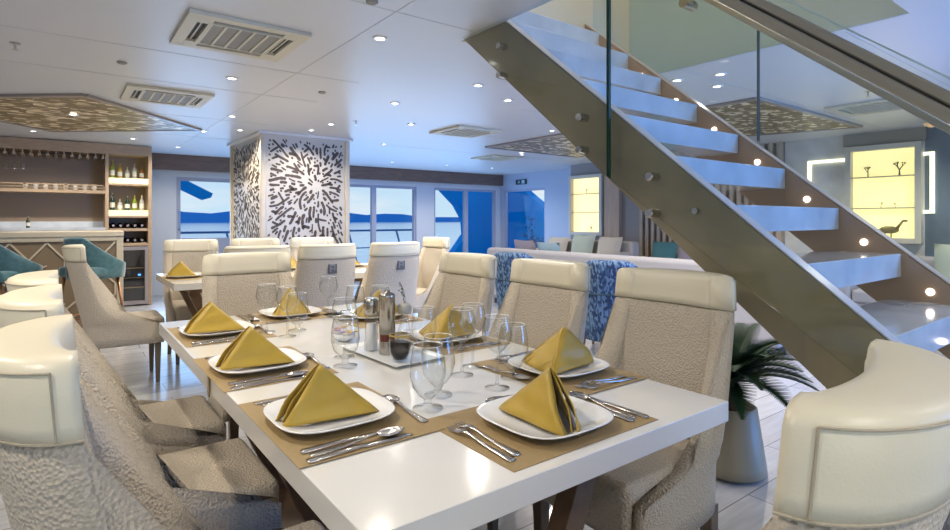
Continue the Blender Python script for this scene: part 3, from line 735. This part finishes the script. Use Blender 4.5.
# place settings (local: diner at -Y)
def superring(a, z, n=40, e=3.4):
    out = []
    for i in range(n):
        t = 2*PI*i/n; c, s_ = math.cos(t), math.sin(t)
        r_ = a/((abs(c)**e+abs(s_)**e)**(1/e)); out.append((r_*c, r_*s_, z))
    return out
plate0 = MB().loft([superring(a, z) for a, z in [(q*.955, w_) for q, w_ in ((.07,.0),(.078,.0),(.085,.004),(.125,.013),(.137,.019),(.138,.021),(.135,.0215),(.12,.0155),(.088,.0085),(.07,.007),(.02,.007))]]).build('dinner_plate', china, smooth=True)
PLATE = plate0.data; bpy.data.objects.remove(plate0)
def napkin_mesh():
    m = MB(); A = Vector((0,-.01,.118))
    def tri(S, Lc, A, bulge, n=12):
        idx = {}; vs = []; fs = []; nrm = (Lc-S).cross(A-S).normalized()
        if nrm.dot(Vector((S.x+Lc.x, 0, 0))) < 0: nrm = -nrm
        for i in range(n+1):
            for j in range(n+1-i):
                u, v = i/n, j/n; p = S*(1-u-v)+Lc*u+A*v
                b_ = bulge*(4*(1-u-v)*(u+v))+(.0035*math.sin(u*9+v*5)+.002*math.sin(u*4-v*13))*(1-v)
                if v > .97: b_ = 0
                idx[i,j] = len(vs); vs.append(p+nrm*b_)
        for i in range(n):
            for j in range(n-i):
                fs.append((idx[i,j],idx[i+1,j],idx[i,j+1]))
                if i+j < n-1: fs.append((idx[i+1,j],idx[i+1,j+1],idx[i,j+1]))
        m.add(vs, fs)
    for sg in (-1,1):
        tri(Vector((sg*.014,-.112,.004)), Vector((sg*.085,.092,.004)), A+Vector((sg*.003,0,0)), .010)
        tri(Vector((sg*.006,-.100,.004)), Vector((sg*.06,.09,.004)), A+Vector((sg*.0015,0,-.004)), .006)
    tri(Vector((-.085,.092,.004)), Vector((.085,.092,.004)), A, .003)
    return m
nap0 = napkin_mesh().build('folded_napkin', silk, smooth=True, solid=.0025)
def loftstrip(m, secs):   # (x, y, z, halfwidth, thick)
    m.loft([[(x-h_, y, z),(x+h_, y, z),(x+h_*.8, y, z+t_),(x-h_*.8, y, z+t_)] for x, y, z, h_, t_ in secs]); return m
def fork_mesh():
    m = MB(); loftstrip(m, [(0,-.10,.0005,.008,.0025),(0,-.095,.0005,.0105,.003),(0,-.03,.001,.005,.003),(0,.03,.008,.0035,.003),(0,.045,.010,.006,.0022),(0,.056,.0085,.0115,.002)])
    for k in range(4):
        x = -.0092+k*.0061; loftstrip(m, [(x,.055,.0088,.0022,.002),(x,.08,.003,.0018,.0018),(x,.10,.006,.001,.001)])
    return m
def knife_mesh():
    m = MB(); loftstrip(m, [(0,-.11,.0005,.008,.003),(0,-.105,.0005,.0095,.004),(0,-.02,.0005,.0065,.005),(0,.0,.001,.005,.004),(.0,.012,.001,.009,.0022),(.001,.07,.001,.010,.002),(.003,.10,.001,.006,.0018),(.006,.112,.001,.002,.0015)]); return m
def spoon_mesh():
    m = MB(); loftstrip(m, [(0,-.10,.0005,.008,.0025),(0,-.095,.0005,.0105,.003),(0,-.03,.001,.005,.003),(0,.03,.009,.0035,.003),(0,.04,.009,.004,.003)])
    rings = []
    for k, (y, h_) in enumerate(((.038,.004),(.045,.013),(.058,.0195),(.075,.0205),(.09,.015),(.099,.005))):
        z = .009
        rings.append([(h_*math.cos(a), y, z-(.35*h_)*max(0,math.sin(a))+(-.0) if math.sin(a) > 0 else z-(.35*h_)*abs(math.sin(a))*.8+.0012) for a in [2*PI*i/10 for i in range(10)]])
    m.loft(rings); return m
def keep(mb, name, m, sm=True):
    o = mb.build(name, m, smooth=sm); d_ = o.data; bpy.data.objects.remove(o); return d_
FORK = keep(fork_mesh(), 'fork', steel); KNIFE = keep(knife_mesh(), 'knife', steel); SPOON = keep(spoon_mesh(), 'spoon', steel)
NAP = nap0
def inst(name, data, x, y, z, rz, label, cat, group, src=None):
    o = src.copy() if src else bpy.data.objects.new(name, data)
    o.name = name; col.objects.link(o); o.location = (x, y, z); o.rotation_euler = (0,0,rz); return tag(o, label, cat, group)
def setting(cx, cy, rz, where, rich=True, mats=True, nrot=0, pd=0, lift=0):
    c, s_ = math.cos(rz), math.sin(rz)
    P = lambda x, y: (cx+x*c-y*s_, cy+x*s_+y*c)
    z0 = .7503+lift
    if mats:
        m = MB().box(-.215,.215,-.145,.17,0,.0012).build('placemat', mat_gold); m.location = (*P(0,0), z0); m.rotation_euler[2] = rz
        tag(m, 'gold placemat under '+where, 'placemat', 'gold placemats'); z0 += .0014
    inst('dinner_plate', PLATE, *P(.0,.0+pd), z0, rz, 'white rounded square plate, '+where, 'plate', 'white dinner plates')
    q = inst('folded_napkin', None, *P(.0,-.015+pd), z0+.0075, rz+nrot, 'gold napkin folded upright on '+where, 'napkin', 'gold folded napkins', src=NAP)
    if not rich: return
    for k, (x, y, D_, nm, a, n2) in enumerate(((-.165,0,FORK,'fork',0,'outer fork left of '),(-.19,-.012,FORK,'fork',0,'outermost fork left of '),(.155,-.01,KNIFE,'knife',0,'inner knife right of '),(.178,-.01,SPOON,'spoon',0,'spoon right of '),(.20,-.015,KNIFE,'knife',0,'outer knife right of '),(.01,.155,SPOON,'dessert_spoon',90,'dessert spoon laid above '))):
        if k == 0: n2 = 'inner fork left of '
        if k == 5:
            x, y = .06, .158
        j = random.uniform(-.03,.03)
        inst(nm, D_, *P(x,y), z0, rz+R(a)+j, n2+where, nm.replace('_',' '), 'steel cutlery on the near table')
random.seed(3)
for (x, y, a, wh) in ((.488,1.195,-90,'the left-side plate closest to the camera'),(.485,1.75,-90,'the middle plate on the left side'),(.50,2.37,-90,'the farthest plate on the left side'),
                 (.86,.885,0,'the plate at the near end of the table'),(1.19,1.165,90,'the right-side plate closest to the camera'),(1.165,1.73,90,'the middle plate on the right side'),(1.165,2.32,90,'the farthest plate on the right side'),
                 (.87,2.60,180,'the plate at the far end of the near table')):
    setting(x, y, R(a), wh, nrot=(-.35 if a == 0 else .2 if a == -90 else -.2), lift=(.0016 if 1.1 < y < 1.2 else 0))
for (x, y, a, wh) in ((.78,4.82,-90,'the plate at the left end of the second table'),(1.15,5.05,180,'the second table plate facing the glazed door chair'),(1.68,5.02,180,'the second table plate left of the emblem chairs'),(2.24,4.98,180,'the second table plate between the emblem chairs'),
                 (2.45,4.6,90,'the plate at the right end of the second table')):
    setting(x, y, R(a), wh, rich=False)
bpy.data.objects.remove(NAP)
G = [('wine',.931,1.297,'left wine glass of the pair beside the condiment tray'),('wine',1.010,1.350,'wine glass just behind the pair beside the condiment tray'),
 ('wine',.934,1.14,'wine glass in the centre of the near table, left of the near-end napkin'),('goblet',.70,1.115,'round water goblet in front, left of the near-end plate'),
 ('goblet',.775,1.185,'round water goblet overlapping behind the front goblet'),('goblet',1.03,1.185,'water goblet by the nearest right-side napkin'),
 ('wine',.745,1.70,'wine glass left of the condiment tray, taller one'),('goblet',.70,1.59,'water goblet left of the condiment tray'),
 ('wine',.70,2.13,'front wine glass in the cluster before the far-end chair'),('wine',.66,2.26,'left wine glass in the cluster before the far-end chair'),
 ('goblet',.77,2.22,'goblet in the cluster before the far-end chair'),('wine',.975,2.40,'wine glass in front of the left emblem chair'),
 ('goblet',1.06,2.30,'goblet beside the glass in front of the left emblem chair'),('goblet',.99,1.60,'goblet at the right end of the condiment tray'),('wine',1.0,1.94,'wine glass behind the condiment tray')]
for kd, x, y, lab in G: glass(kd, (x, y, .7505), lab)
for kd, x, y, lab in (('wine',1.0,4.95,'wine glass on the second table beside the left end plate'),('goblet',1.1,4.85,'goblet on the second table behind the profile chair'),
     ('wine',1.4,4.9,'wine glass on the second table left of the first emblem chair'),('wine',1.95,4.95,'wine glass on the second table between the emblem chairs'),('goblet',2.0,4.85,'goblet on the second table between the emblem chairs')):
    glass(kd, (x, y, .7505), lab, 'stemware on the second table')

# condiment tray
tr = empty('condiment_tray', (.885,1.64,.7505)); tr.rotation_euler[2] = R(4); tag(tr, 'white rectangular china tray in the middle of the near table', 'tray')
MB().loft([[(-a,-b_,z),(a,-b_,z),(a,b_,z),(-a,b_,z)] for a, b_, z in ((.085,.165,0),(.10,.18,.012),(.095,.175,.012),(.083,.162,.004))]).build('dish', china, tr, bevel=.002)
TZ = .7555
t = empty('pepper_mill', (.868,1.635,TZ)); tag(t, 'tall brushed steel pepper mill with window of peppercorns', 'pepper mill')
MB().lathe([(.027,0),(.027,.045)], n=24).build('base', mill_steel, t, smooth=False, bevel=.002)
MB().lathe([(.025,.045),(.025,.068)], n=24).build('peppercorn_window', mat('peppercorns',(.16,.03,.015),.4,noise=.6,nscale=200), t)
MB().lathe([(.027,.068),(.026,.19),(.027,.195),(.022,.202),(.010,.205),(.010,.21),(.004,.213)], n=24).build('steel_body', mill_steel, t, smooth=True)
t = empty('salt_mill', (.850,1.715,TZ)); tag(t, 'clear salt mill with steel top behind the pepper mill', 'salt mill')
MB().lathe([(.026,0),(.022,.05),(.020,.12)], n=20, cap=False).build('glass_body', wglass, t, smooth=True)
MB().lathe([(.022,.003),(.018,.05),(.016,.09)], n=16).build('salt', mat('salt',(.75,.75,.76),.7), t, smooth=True)
MB().lathe([(.026,.12),(.026,.17),(.02,.178)], n=20).build('steel_top', mill_steel, t, smooth=True)
t = empty('oil_bottle', (.926,1.622,TZ)); tag(t, 'glass oil bottle with curved metal pourer spout', 'bottle')
MB().lathe([(.026,0),(.028,.01),(.026,.06),(.014,.10),(.012,.13)], n=20).build('glass_body', wglass, t, smooth=True)
MB().lathe([(.022,.13),(.024,.14),(.024,.155),(.012,.165)], n=16).build('cork_collar', mat('cork_grey',(.42,.40,.33),.7), t, smooth=True)
MB().path([(0,0,.165),(-.002,0,.19),(-.010,0,.215),(-.02,.0,.235)], .004).path([(0,0,.18),(-.012,0,.20),(-.022,0,.21)], .003).build('pourer_spout', chrome, t, smooth=True)
t = empty('sauce_glass', (.860,1.535,TZ)); tag(t, 'small glass cruet of dark sauce in front of the mill', 'sauce glass')
MB().lathe([(.022,0),(.026,.008),(.034,.03),(.036,.05),(.034,.078)], n=20, cap=False).build('glass_body', wglass, t, smooth=True)
MB().lathe([(.020,.006),(.0325,.03),(.0345,.056)], n=20).build('dark_sauce', soy, t, smooth=True)
MB().lathe([(.0345,.0785),(.035,.083),(.030,.083)], n=20, cap=False).build('rim', mat('amber_rim',(.35,.25,.05),.3), t)
# low posy
t = empty('flower_posy', (.845,1.93,.7505)); tag(t, 'low posy of small orange and lilac flowers behind the tray', 'flowers')
MB().lathe([(.02,0),(.04,.015),(.042,.028),(.036,.028)], n=18).build('bowl', china, t, smooth=True)
fm = [mat('petal_orange',(.65,.28,.12),.6), mat('petal_lilac',(.35,.27,.45),.6), mat('petal_yellow',(.6,.45,.08),.6)]
for k in range(12):
    a = k*2.4; r_ = .012+.035*((k*.37)%1); p = MB()
    cx, cy, cz = r_*math.cos(a), r_*math.sin(a), .034+.02*((k*.61)%1)
    for j in range(5):
        b_ = j*2*PI/5; p.ball((cx+.008*math.cos(b_), cy+.008*math.sin(b_), cz), .006,.006,.0025, 8, 5)
    p.build('flower', fm[k%3], t, smooth=True)

# ------------------------------------------------------------------ staircase
SL = .827
SX, SX2 = 1.885, 2.93
zt = lambda y: 2.25-(2.23-y)*SL        # top edge of the stringers
zb = lambda y: 2.25-(2.60-y)*SL        # bottom edge
stc = empty('staircase', (SX, 0, 0)); tag(stc, 'open staircase with bronze stringer, floating marble treads and glass railing', 'staircase')
def stringer(x0, x1, ytop, m, ycut_top, name):
    # parallelogram in the YZ plane from the floor up
    yb0 = 2.60-2.25/SL                   # bottom edge meets the floor
    yt0 = 2.23-2.25/SL
    P = [(x0-SX, yt0, 0), (x0-SX, yb0, 0), (x0-SX, 2.6, zb(2.6)), (x0-SX, 2.612, zt(2.612))]
    return MB().prism(P, (x1-x0,0,0)).build(name, m, stc, bevel=.003)
stringer(SX, SX+.055, 2.74, stringer_m, 0, 'stringer')
stringer(SX2, SX2+.06, 2.76, brownstr, 0, 'stringer')
def cap_strip(x0, x1, m):
    y0, y1 = 2.23-2.25/SL, 2.612
    MB().prism([(x0-SX,y0,zt(y0)+.0035),(x1-SX,y0,zt(y0)+.0035),(x1-SX,y1,zt(y1)+.0035),(x0-SX,y1,zt(y1)+.0035)], (0,0,.006)).build('stringer_cap', m, stc)
cap_strip(SX, SX+.056, stringer_top); cap_strip(SX2, SX2+.061, mat('cap_pale',(.50,.40,.32),.3))
for j in range(-6, 6):
    ztop = 1.459+.2025*j; yf = 1.275+.24*j
    MB().box(.057, SX2-SX-.002, yf, min(yf+.29, 2.612), ztop-.102, ztop).build('tread', marble, stc, bevel=.004)
    if j < 5: MB().lathe([(.014,0),(.014,.004)], n=12).build('step_light', mat('step_led',(1,1,1),.4,emit=(1,.93,.9),estr=8), stc).matrix_local = Matrix.Translation((SX2-SX-.001, yf+.14, ztop+.045)) @ Matrix.Rotation(-PI/2, 4, 'Y')
# near glass railing: outside face of the near stringer
GX = -.045
def gl(y0, y1, x, name='glass_panel', tt=.012, lo=.03, hi=.83, mt=rail_glass, par=stc):
    P = [(x, y0, max(.02,zb(y0)+lo)), (x, y1, zb(y1)+lo), (x, y1, min(zt(y1)+hi, 20)), (x, y0, zt(y0)+hi)]
    return MB().prism(P, (tt,0,0)).build(name, mt, par)
gl(-.45, 1.507, GX); gl(1.516, 2.6, GX)
for yy in (1.507, 1.5155):
    P = [(GX-.0006, yy-.0025, zb(yy)+.03), (GX-.0006, yy+.0025, zb(yy)+.03), (GX-.0006, yy+.0025, zt(yy)+.83), (GX-.0006, yy-.0025, zt(yy)+.83)]
    MB().prism(P, (.0132,0,0)).build('glass_edge', greenedge, stc)
MB().prism([(GX,-.45,zt(-.45)+.83),(GX,2.6,zt(2.6)+.83),(GX,2.6,zt(2.6)+.836),(GX,-.45,zt(-.45)+.836)], (.012,0,0)).build('glass_edge', mat('glass_edge_pale',(.6,.75,.72),.2), stc)
gxf = SX2-SX+.075
def gfar(y0, y1): 
    P = [(gxf, y0, zb(y0)+.12), (gxf, y1, zb(y1)+.12), (gxf, y1, zt(y1)+.62), (gxf, y0, zt(y0)+.62)]
    MB().prism(P, (.012,0,0)).build('glass_panel', rail_glass, stc)
gfar(-.1, 1.445); gfar(1.455, 2.6)
MB().box(gxf-.001,gxf+.013,1.445,1.455,zt(1.45)+.02,zt(1.45)+.62).build('glass_edge', mat('edge_grey',(.10,.13,.14),.3), stc)
MB().prism([(gxf-.03,-.1,zt(-.1)+.62),(gxf-.03,2.6,zt(2.6)+.62),(gxf-.03,2.6,zt(2.6)+.66),(gxf-.03,-.1,zt(-.1)+.66)], (.05,0,0)).build('handrail', brushed, stc, bevel=.004)
# near handrail: a wide steel section on the room side of the glass
hr = MB().prism([(GX-.05,-.4,zt(-.4)+.715),(GX-.05,2.5,zt(2.5)+.715),(GX-.05,2.5,zt(2.5)+.755),(GX-.05,-.4,zt(-.4)+.755)], (.045,0,0))
hr.prism([(GX-.035,-.4,zt(-.4)+.762),(GX-.035,2.5,zt(2.5)+.762),(GX-.035,2.5,zt(2.5)+.80),(GX-.035,-.4,zt(-.4)+.80)], (.030,0,0))
hr.build('handrail', brushed, stc, bevel=.006, seg=3)
MB().prism([(GX-.025,-.4,zt(-.4)+.75),(GX-.025,2.5,zt(2.5)+.75),(GX-.025,2.5,zt(2.5)+.77),(GX-.025,-.4,zt(-.4)+.77)], (.02,0,0)).build('handrail_channel', mat('rail_channel',(.10,.08,.06),.4), stc)
for (y, z) in ((2.225,2.113),(2.225,1.96),(1.667,1.656),(1.667,1.512),(1.302,1.369),(1.302,1.226),(.9,1.03),(.9,.89),(.541,.744),(.541,.60),(.1,.37),(.1,.23)):
    if .7 < y < 1.0: continue
    b_ = MB().tube((GX-.012,y,z),(-.001,y,z),.018,.018,16).tube((GX-.016,y,z),(GX-.012,y,z),.012,.017,16)
    b_.build('standoff', chrome, stc, smooth=False, bevel=.002)
b_ = MB().tube((-.02,1.131,1.233),(-.001,1.131,1.233),.012,.012,14); b_.build('standoff', chrome, stc)
y, z = onx(687, 4, 2.93)
MB().tube((SX2-SX-.04,y,z),(SX2-SX+.07,y,z),.03,.03,14).build('standoff', chrome, stc)
jj = MB().bar((SX2-SX+.03,y,z),(SX2-SX+.03,y+.35,z+.02),.01,.01)

# ------------------------------------------------------------------ potted palm under the stairs
pp = empty('potted_palm', (2.56,1.36,0)); tag(pp, 'short potted sago palm in a tapered taupe pot under the stairs', 'potted plant')
MB().lathe([(.125,0),(.155,.02),(.15,.06),(.112,.315),(.105,.32),(.098,.315),(.098,.27)], n=36).build('pot', potm, pp, smooth=True)
MB().lathe([(.098,.268),(.01,.275)], n=20).build('soil', soilm, pp)
MB().lathe([(.06,.27),(.055,.33),(.04,.40),(.02,.44)], n=16).build('trunk', trunkm, pp, smooth=True)
random.seed(11)
for k in range(34):
    a = k*2.399; el = R(78-55*(k/33))+random.uniform(-.08,.08); L = random.uniform(.33,.42)
    pos = Vector((0,0,.42)); pts = [pos.copy()]; e_ = el
    for i in range(14):
        pos = pos+Vector((math.cos(a)*math.cos(e_), math.sin(a)*math.cos(e_), math.sin(e_)))*L/14; pts.append(pos.copy()); e_ -= .085
    m = MB(); side = Vector((-math.sin(a), math.cos(a), 0))
    for i in range(1, 14):
        m.tube(pts[i-1], pts[i], .0035, .003, 5)
        for sub in (0,.33,.66):
            p = pts[i].lerp(pts[i+1], sub); d_ = (pts[i+1]-pts[i]).normalized(); wl = .085*math.sin(PI*min(1,(i+sub)/14)**.7)+.01
            for sg in (-1,1):
                tip = p+(side*sg*.8+d_*.7+Vector((0,0,.25)))*wl
                m.add([p-d_*.0035, p+d_*.0075, tip, ], [(0,1,2)])
    m.build('frond', leafm, pp, solid=.0008)

# ------------------------------------------------------------------ lounge furniture
def sofa(name, x0, x1, y0, y1, face, m, label, h=.8):
    cx, cy = (x0+x1)/2, (y0+y1)/2; t = empty(name, (cx, cy, 0)); tag(t, label, 'sofa')
    a, b_ = (x1-x0)/2, (y1-y0)/2
    MB().box(-a+.02,a-.02,-b_+.02,b_-.02,.08,.30).build('base', m, t, bevel=.03)
    if face == '+x': bk = (-a,-a+.2,-b_,b_); seat = (-a+.2,a)
    else: bk = (a-.2,a,-b_,b_); seat = (-a,a-.2)
    MB().box(bk[0],bk[1],bk[2],bk[3],.10,h).build('backrest', m, t, bevel=.05, seg=4)
    for sg in (-1,1): MB().box(seat[0],seat[1],sg*b_-(.18 if sg>0 else 0),sg*b_+(0 if sg>0 else .18),.1,h-.16).build('arm', m, t, bevel=.05, seg=4)
    n = max(1, round((2*b_-.36)/.75)); wd = (2*b_-.36)/n
    for k in range(n):
        MB().box(seat[0]+.01,seat[1]-.01,-b_+.18+k*wd+.005,-b_+.18+(k+1)*wd-.005,.30,.45).build('seat_cushion', m, t, bevel=.04, seg=4)
    for sx in (-1,1):
        for sy in (-1,1): MB().tube((sx*(a-.1),sy*(b_-.1),.09),(sx*(a-.1),sy*(b_-.1),0),.02).build('foot', legwood, t)
    return t
sofa('lounge_sofa', 4.95, 5.9, 2.2, 6.3, '+x', sofa_m, 'long low lilac-grey sofa seen from behind, past the dining chairs')
sofa('lounge_sofa', 6.45, 7.3, 5.35, 7.25, '-x', sofa_b, 'beige sofa below the small lit display case', h=.86)
sofa('lounge_sofa', 6.85, 7.68, 3.5, 5.25, '-x', sofa_b, 'sofa under the slatted wall, mostly hidden by the lilac sofa', h=.72)
sofa('lounge_sofa', 6.85, 7.68, .4, 2.5, '-x', sofa_m, 'sofa under the large lit display case, glimpsed through the stairs', h=.80)
def cushion(x, y, z, rz, m, label, s_=.22, tilt=20):
    t = MB(); rings = []
    n = 8; grid = {}
    vs = []; fs = []
    for side in (1,-1):
        for i in range(n+1):
            for j in range(n+1):
                u, v = -1+2*i/n, -1+2*j/n; th = .065*((1-u**4)*(1-v**4))**.6
                grid[side,i,j] = len(vs); vs.append((u*s_*(1-.06*(1-abs(v))), side*th, v*s_*(1-.06*(1-abs(u)))))
        for i in range(n):
            for j in range(n): fs.append((grid[side,i,j],grid[side,i+1,j],grid[side,i+1,j+1],grid[side,i,j+1]))
    o = t.add(vs, fs).build('scatter_cushion', m, smooth=True)
    o.location = (x, y, z); o.rotation_euler = (R(-tilt), 0, R(rz)); tag(o, label, 'cushion', 'scatter cushions on the lounge sofas')
teal2 = mat('cushion_teal',(.06,.18,.20),.8); lil = mat('cushion_lilac',(.32,.28,.33),.8); sage = mat('cushion_sage',(.42,.46,.38),.8); beg = mat('cushion_beige',(.52,.46,.38),.8); pb = mat('cushion_pale_blue',(.30,.42,.50),.8)
def cush_on(px, py, x, m, label, s_=.22, rz=90, dz=0):
    y, z = onx(px, py, x); cushion(x, y, z-s_+dz, rz, m, label, s_, 12)
cushion(6.98, 5.72, .70, -90, beg, 'large beige cushion on the beige sofa, right one', .24, 14)
cushion(6.98, 6.28, .71, -90, sage, 'sage green cushion on the beige sofa', .25, 14)
cushion(6.98, 6.85, .68, -90, beg, 'beige cushion on the beige sofa, left one', .23, 14)
cushion(5.42, 5.45, .68, 90, pb, 'pale blue cushion peeking over the far end of the lilac sofa', .22, 14)
cushion(5.42, 5.93, .69, 90, lil, 'mauve cushion at the far end of the lilac sofa', .23, 14)
cushion(7.28, 4.92, .66, -90, teal2, 'teal cushion in front of the wooden slats', .22, 14)
cushion(7.28, 4.45, .68, -90, lil, 'mauve-grey cushion beside the teal one near the slats', .24, 14)
cushion(7.28, 1.45, .70, -90, sage, 'pale green cushion on the sofa beneath the large display', .26, 14)
# blue patterned lounge chairs (backs towards the dining table)
def lounge_chair(x, y, rz, label):
    t = empty('lounge_chair', (x, y, 0), R(rz)); tag(t, label, 'armchair', 'blue patterned lounge chairs')
    tab = [(.14,-.30,.30,.55,.10,.6),(.50,-.36,.33,.58,.11,.65),(.86,-.44,.33,.34,.11,.8)]
    shell_mesh(tab, [.14,.3,.5,.51,.66,.86], rtop=.045, slope=lambda s: .24*(max(0,abs(s)-.25)/.75)**1.5).build('backrest', weave_m, t, smooth=True)
    MB().box(-.22,.22,-.2,.32,.15,.42).build('seat', weave_m, t, bevel=.05, seg=3)
    s_ = shell(lambda z: lerp_tab(tab, z)); MB().path([s_(-1+2*i/20, .56, -.002) for i in range(21)], .006, 6).build('piping', mat('piping_navy',(.01,.05,.08),.6), t)
    for sx in (-1,1):
        for sy in (-1,1): MB().tube((sx*.25,sy*.2,.16),(sx*.27,sy*.22,0),.018,.012).build('leg', legwood, t)
lounge_chair(4.15, 4.55, -68, 'blue patterned lounge chair seen between two right-side dining chairs')
lounge_chair(4.05, 3.22, -62, 'blue patterned lounge chair with rounded top, left of the corner dining chair')
lounge_chair(3.95, 5.6, -75, 'blue patterned lounge chair farther left, mostly hidden') if False else None

# ------------------------------------------------------------------ lit display cases
framew = mat('display_frame',(.62,.58,.50),.4)
def display(x, y0, y1, z0, z1, shelves, label):
    t = empty('display_case', (x, (y0+y1)/2, z0)); tag(t, label, 'display case'); b_ = (y1-y0)/2; h_ = z1-z0; f = .06
    MB().box(-.10,0,-b_,-b_+f,0,h_).box(-.10,0,b_-f,b_,0,h_).box(-.10,0,-b_+f,b_-f,h_-f,h_).box(-.10,0,-b_+f,b_-f,0,f).build('frame', framew, t, bevel=.004)
    MB().box(-.012,0,-b_+f,b_-f,f,h_-f).build('backlit_panel', yellowglow, t)
    for s_ in shelves: MB().box(-.095,-.013,-b_+f,b_-f,s_-.006,s_+.006).build('shelf', mat('display_shelf',(.55,.5,.35),.2), t)
    return t
display(7.8, 6.47, 7.27, .92, 2.03, (.42,.76), 'small warm backlit display case on the far right wall')
display(7.8, 1.91, 2.66, .93, 2.09, (.41,.78), 'large yellow backlit display case seen through the railing')
glow = empty('glow_frame', (7.8, 2.45, 1.62)); tag(glow, 'glowing rectangular outline on either side of the large display case', 'light frame')
MB().box(-.03,-.002,-.64,-.545,.31,.345).box(-.03,-.002,.215,.66,.31,.345).box(-.03,-.002,-.64,-.545,-.345,-.31).box(-.03,-.002,.215,.66,-.345,-.31).box(-.03,-.002,.625,.66,-.31,.31).box(-.03,-.002,-.64,-.60,-.31,.31).build('glow_strip', whiteglow, glow)  # glowing strips forming a rectangle, broken where the display case stands
orn = mat('ornament_bronze',(.30,.24,.10),.4,metal=.4)
def coral_orn(y, z, label, s_=1, name='coral_ornament'):
    m = MB(); random.seed(int(y*100))
    def br(p, d, L, r_, dep):
        q = p+d*L; m.tube(p, q, r_, r_*.7, 5)
        if dep:
            for k in range(3): br(q, (d+Vector((random.uniform(-.2,.2), random.uniform(-.9,.9), random.uniform(-.1,.6)))).normalized(), L*.7, r_*.7, dep-1)
    br(Vector((7.745, y, z)), Vector((0,0,1)), .05*s_, .008*s_, 3)
    tag(m.build(name, orn), label, 'ornament', 'ornaments in the lit display cases')
coral_orn(2.43, 1.717, 'left branching coral ornament on the top shelf of the large display')
coral_orn(2.12, 1.717, 'right taller coral ornament on the top shelf of the large display', 1.3)
coral_orn(2.30, 1.347, 'small spiky coral on the middle shelf of the large display', .5)
coral_orn(2.16, 1.347, 'tiny spiky coral right of the small one on the middle shelf', .4)
coral_orn(6.75, .985, 'dark coral sprig at the bottom of the small display case', .8)
coral_orn(6.85, 1.688, 'coral sprig on the top shelf of the small display case', .7)
t = MB(); yy, zz = 2.22, .995
t.ball((7.745,yy,zz+.09),.02,.10,.045).tube((7.745,yy-.07,zz+.10),(7.745,yy-.13,zz+.19),.018,.010).ball((7.745,yy-.15,zz+.195),.012,.03,.014).tube((7.745,yy+.07,zz+.09),(7.745,yy+.2,zz+.05),.02,.004)
t.tube((7.745,yy-.02,zz),(7.745,yy-.02,zz+.07),.007).tube((7.745,yy+.04,zz),(7.745,yy+.04,zz+.07),.007)
tag(t.build('bird_figurine', orn, smooth=True), 'bronze long-necked bird figurine at the bottom of the large display', 'figurine')
# wall lamp
y, z = onx(931, 121, 7.55)
t = empty('wall_lamp', (7.8, y, z)); tag(t, 'crumpled gold wire ball lamp on a bent arm at the right edge', 'lamp')
wm = MB(); random.seed(2)
for k in range(26):
    a = Vector((random.gauss(0,1),random.gauss(0,1),random.gauss(0,1))).normalized(); b2 = a.orthogonal().normalized(); c2 = a.cross(b2); r_ = random.uniform(.045,.075)
    wm.path([Vector((-.25,0,0))+b2*math.cos(q*PI/5)*r_+c2*math.sin(q*PI/5)*r_ for q in range(8)], .004, 4)
wm.build('wire_ball', mat('gold_wire',(.75,.5,.3),.3,metal=.6,emit=(1,.7,.4),estr=.35), t)
MB().path([(-.25,-.04,.0),(-.2,-.16,.0),(-.1,-.22,.06),(-.001,-.24,.06)], .006).build('bent_arm', chrome, t)
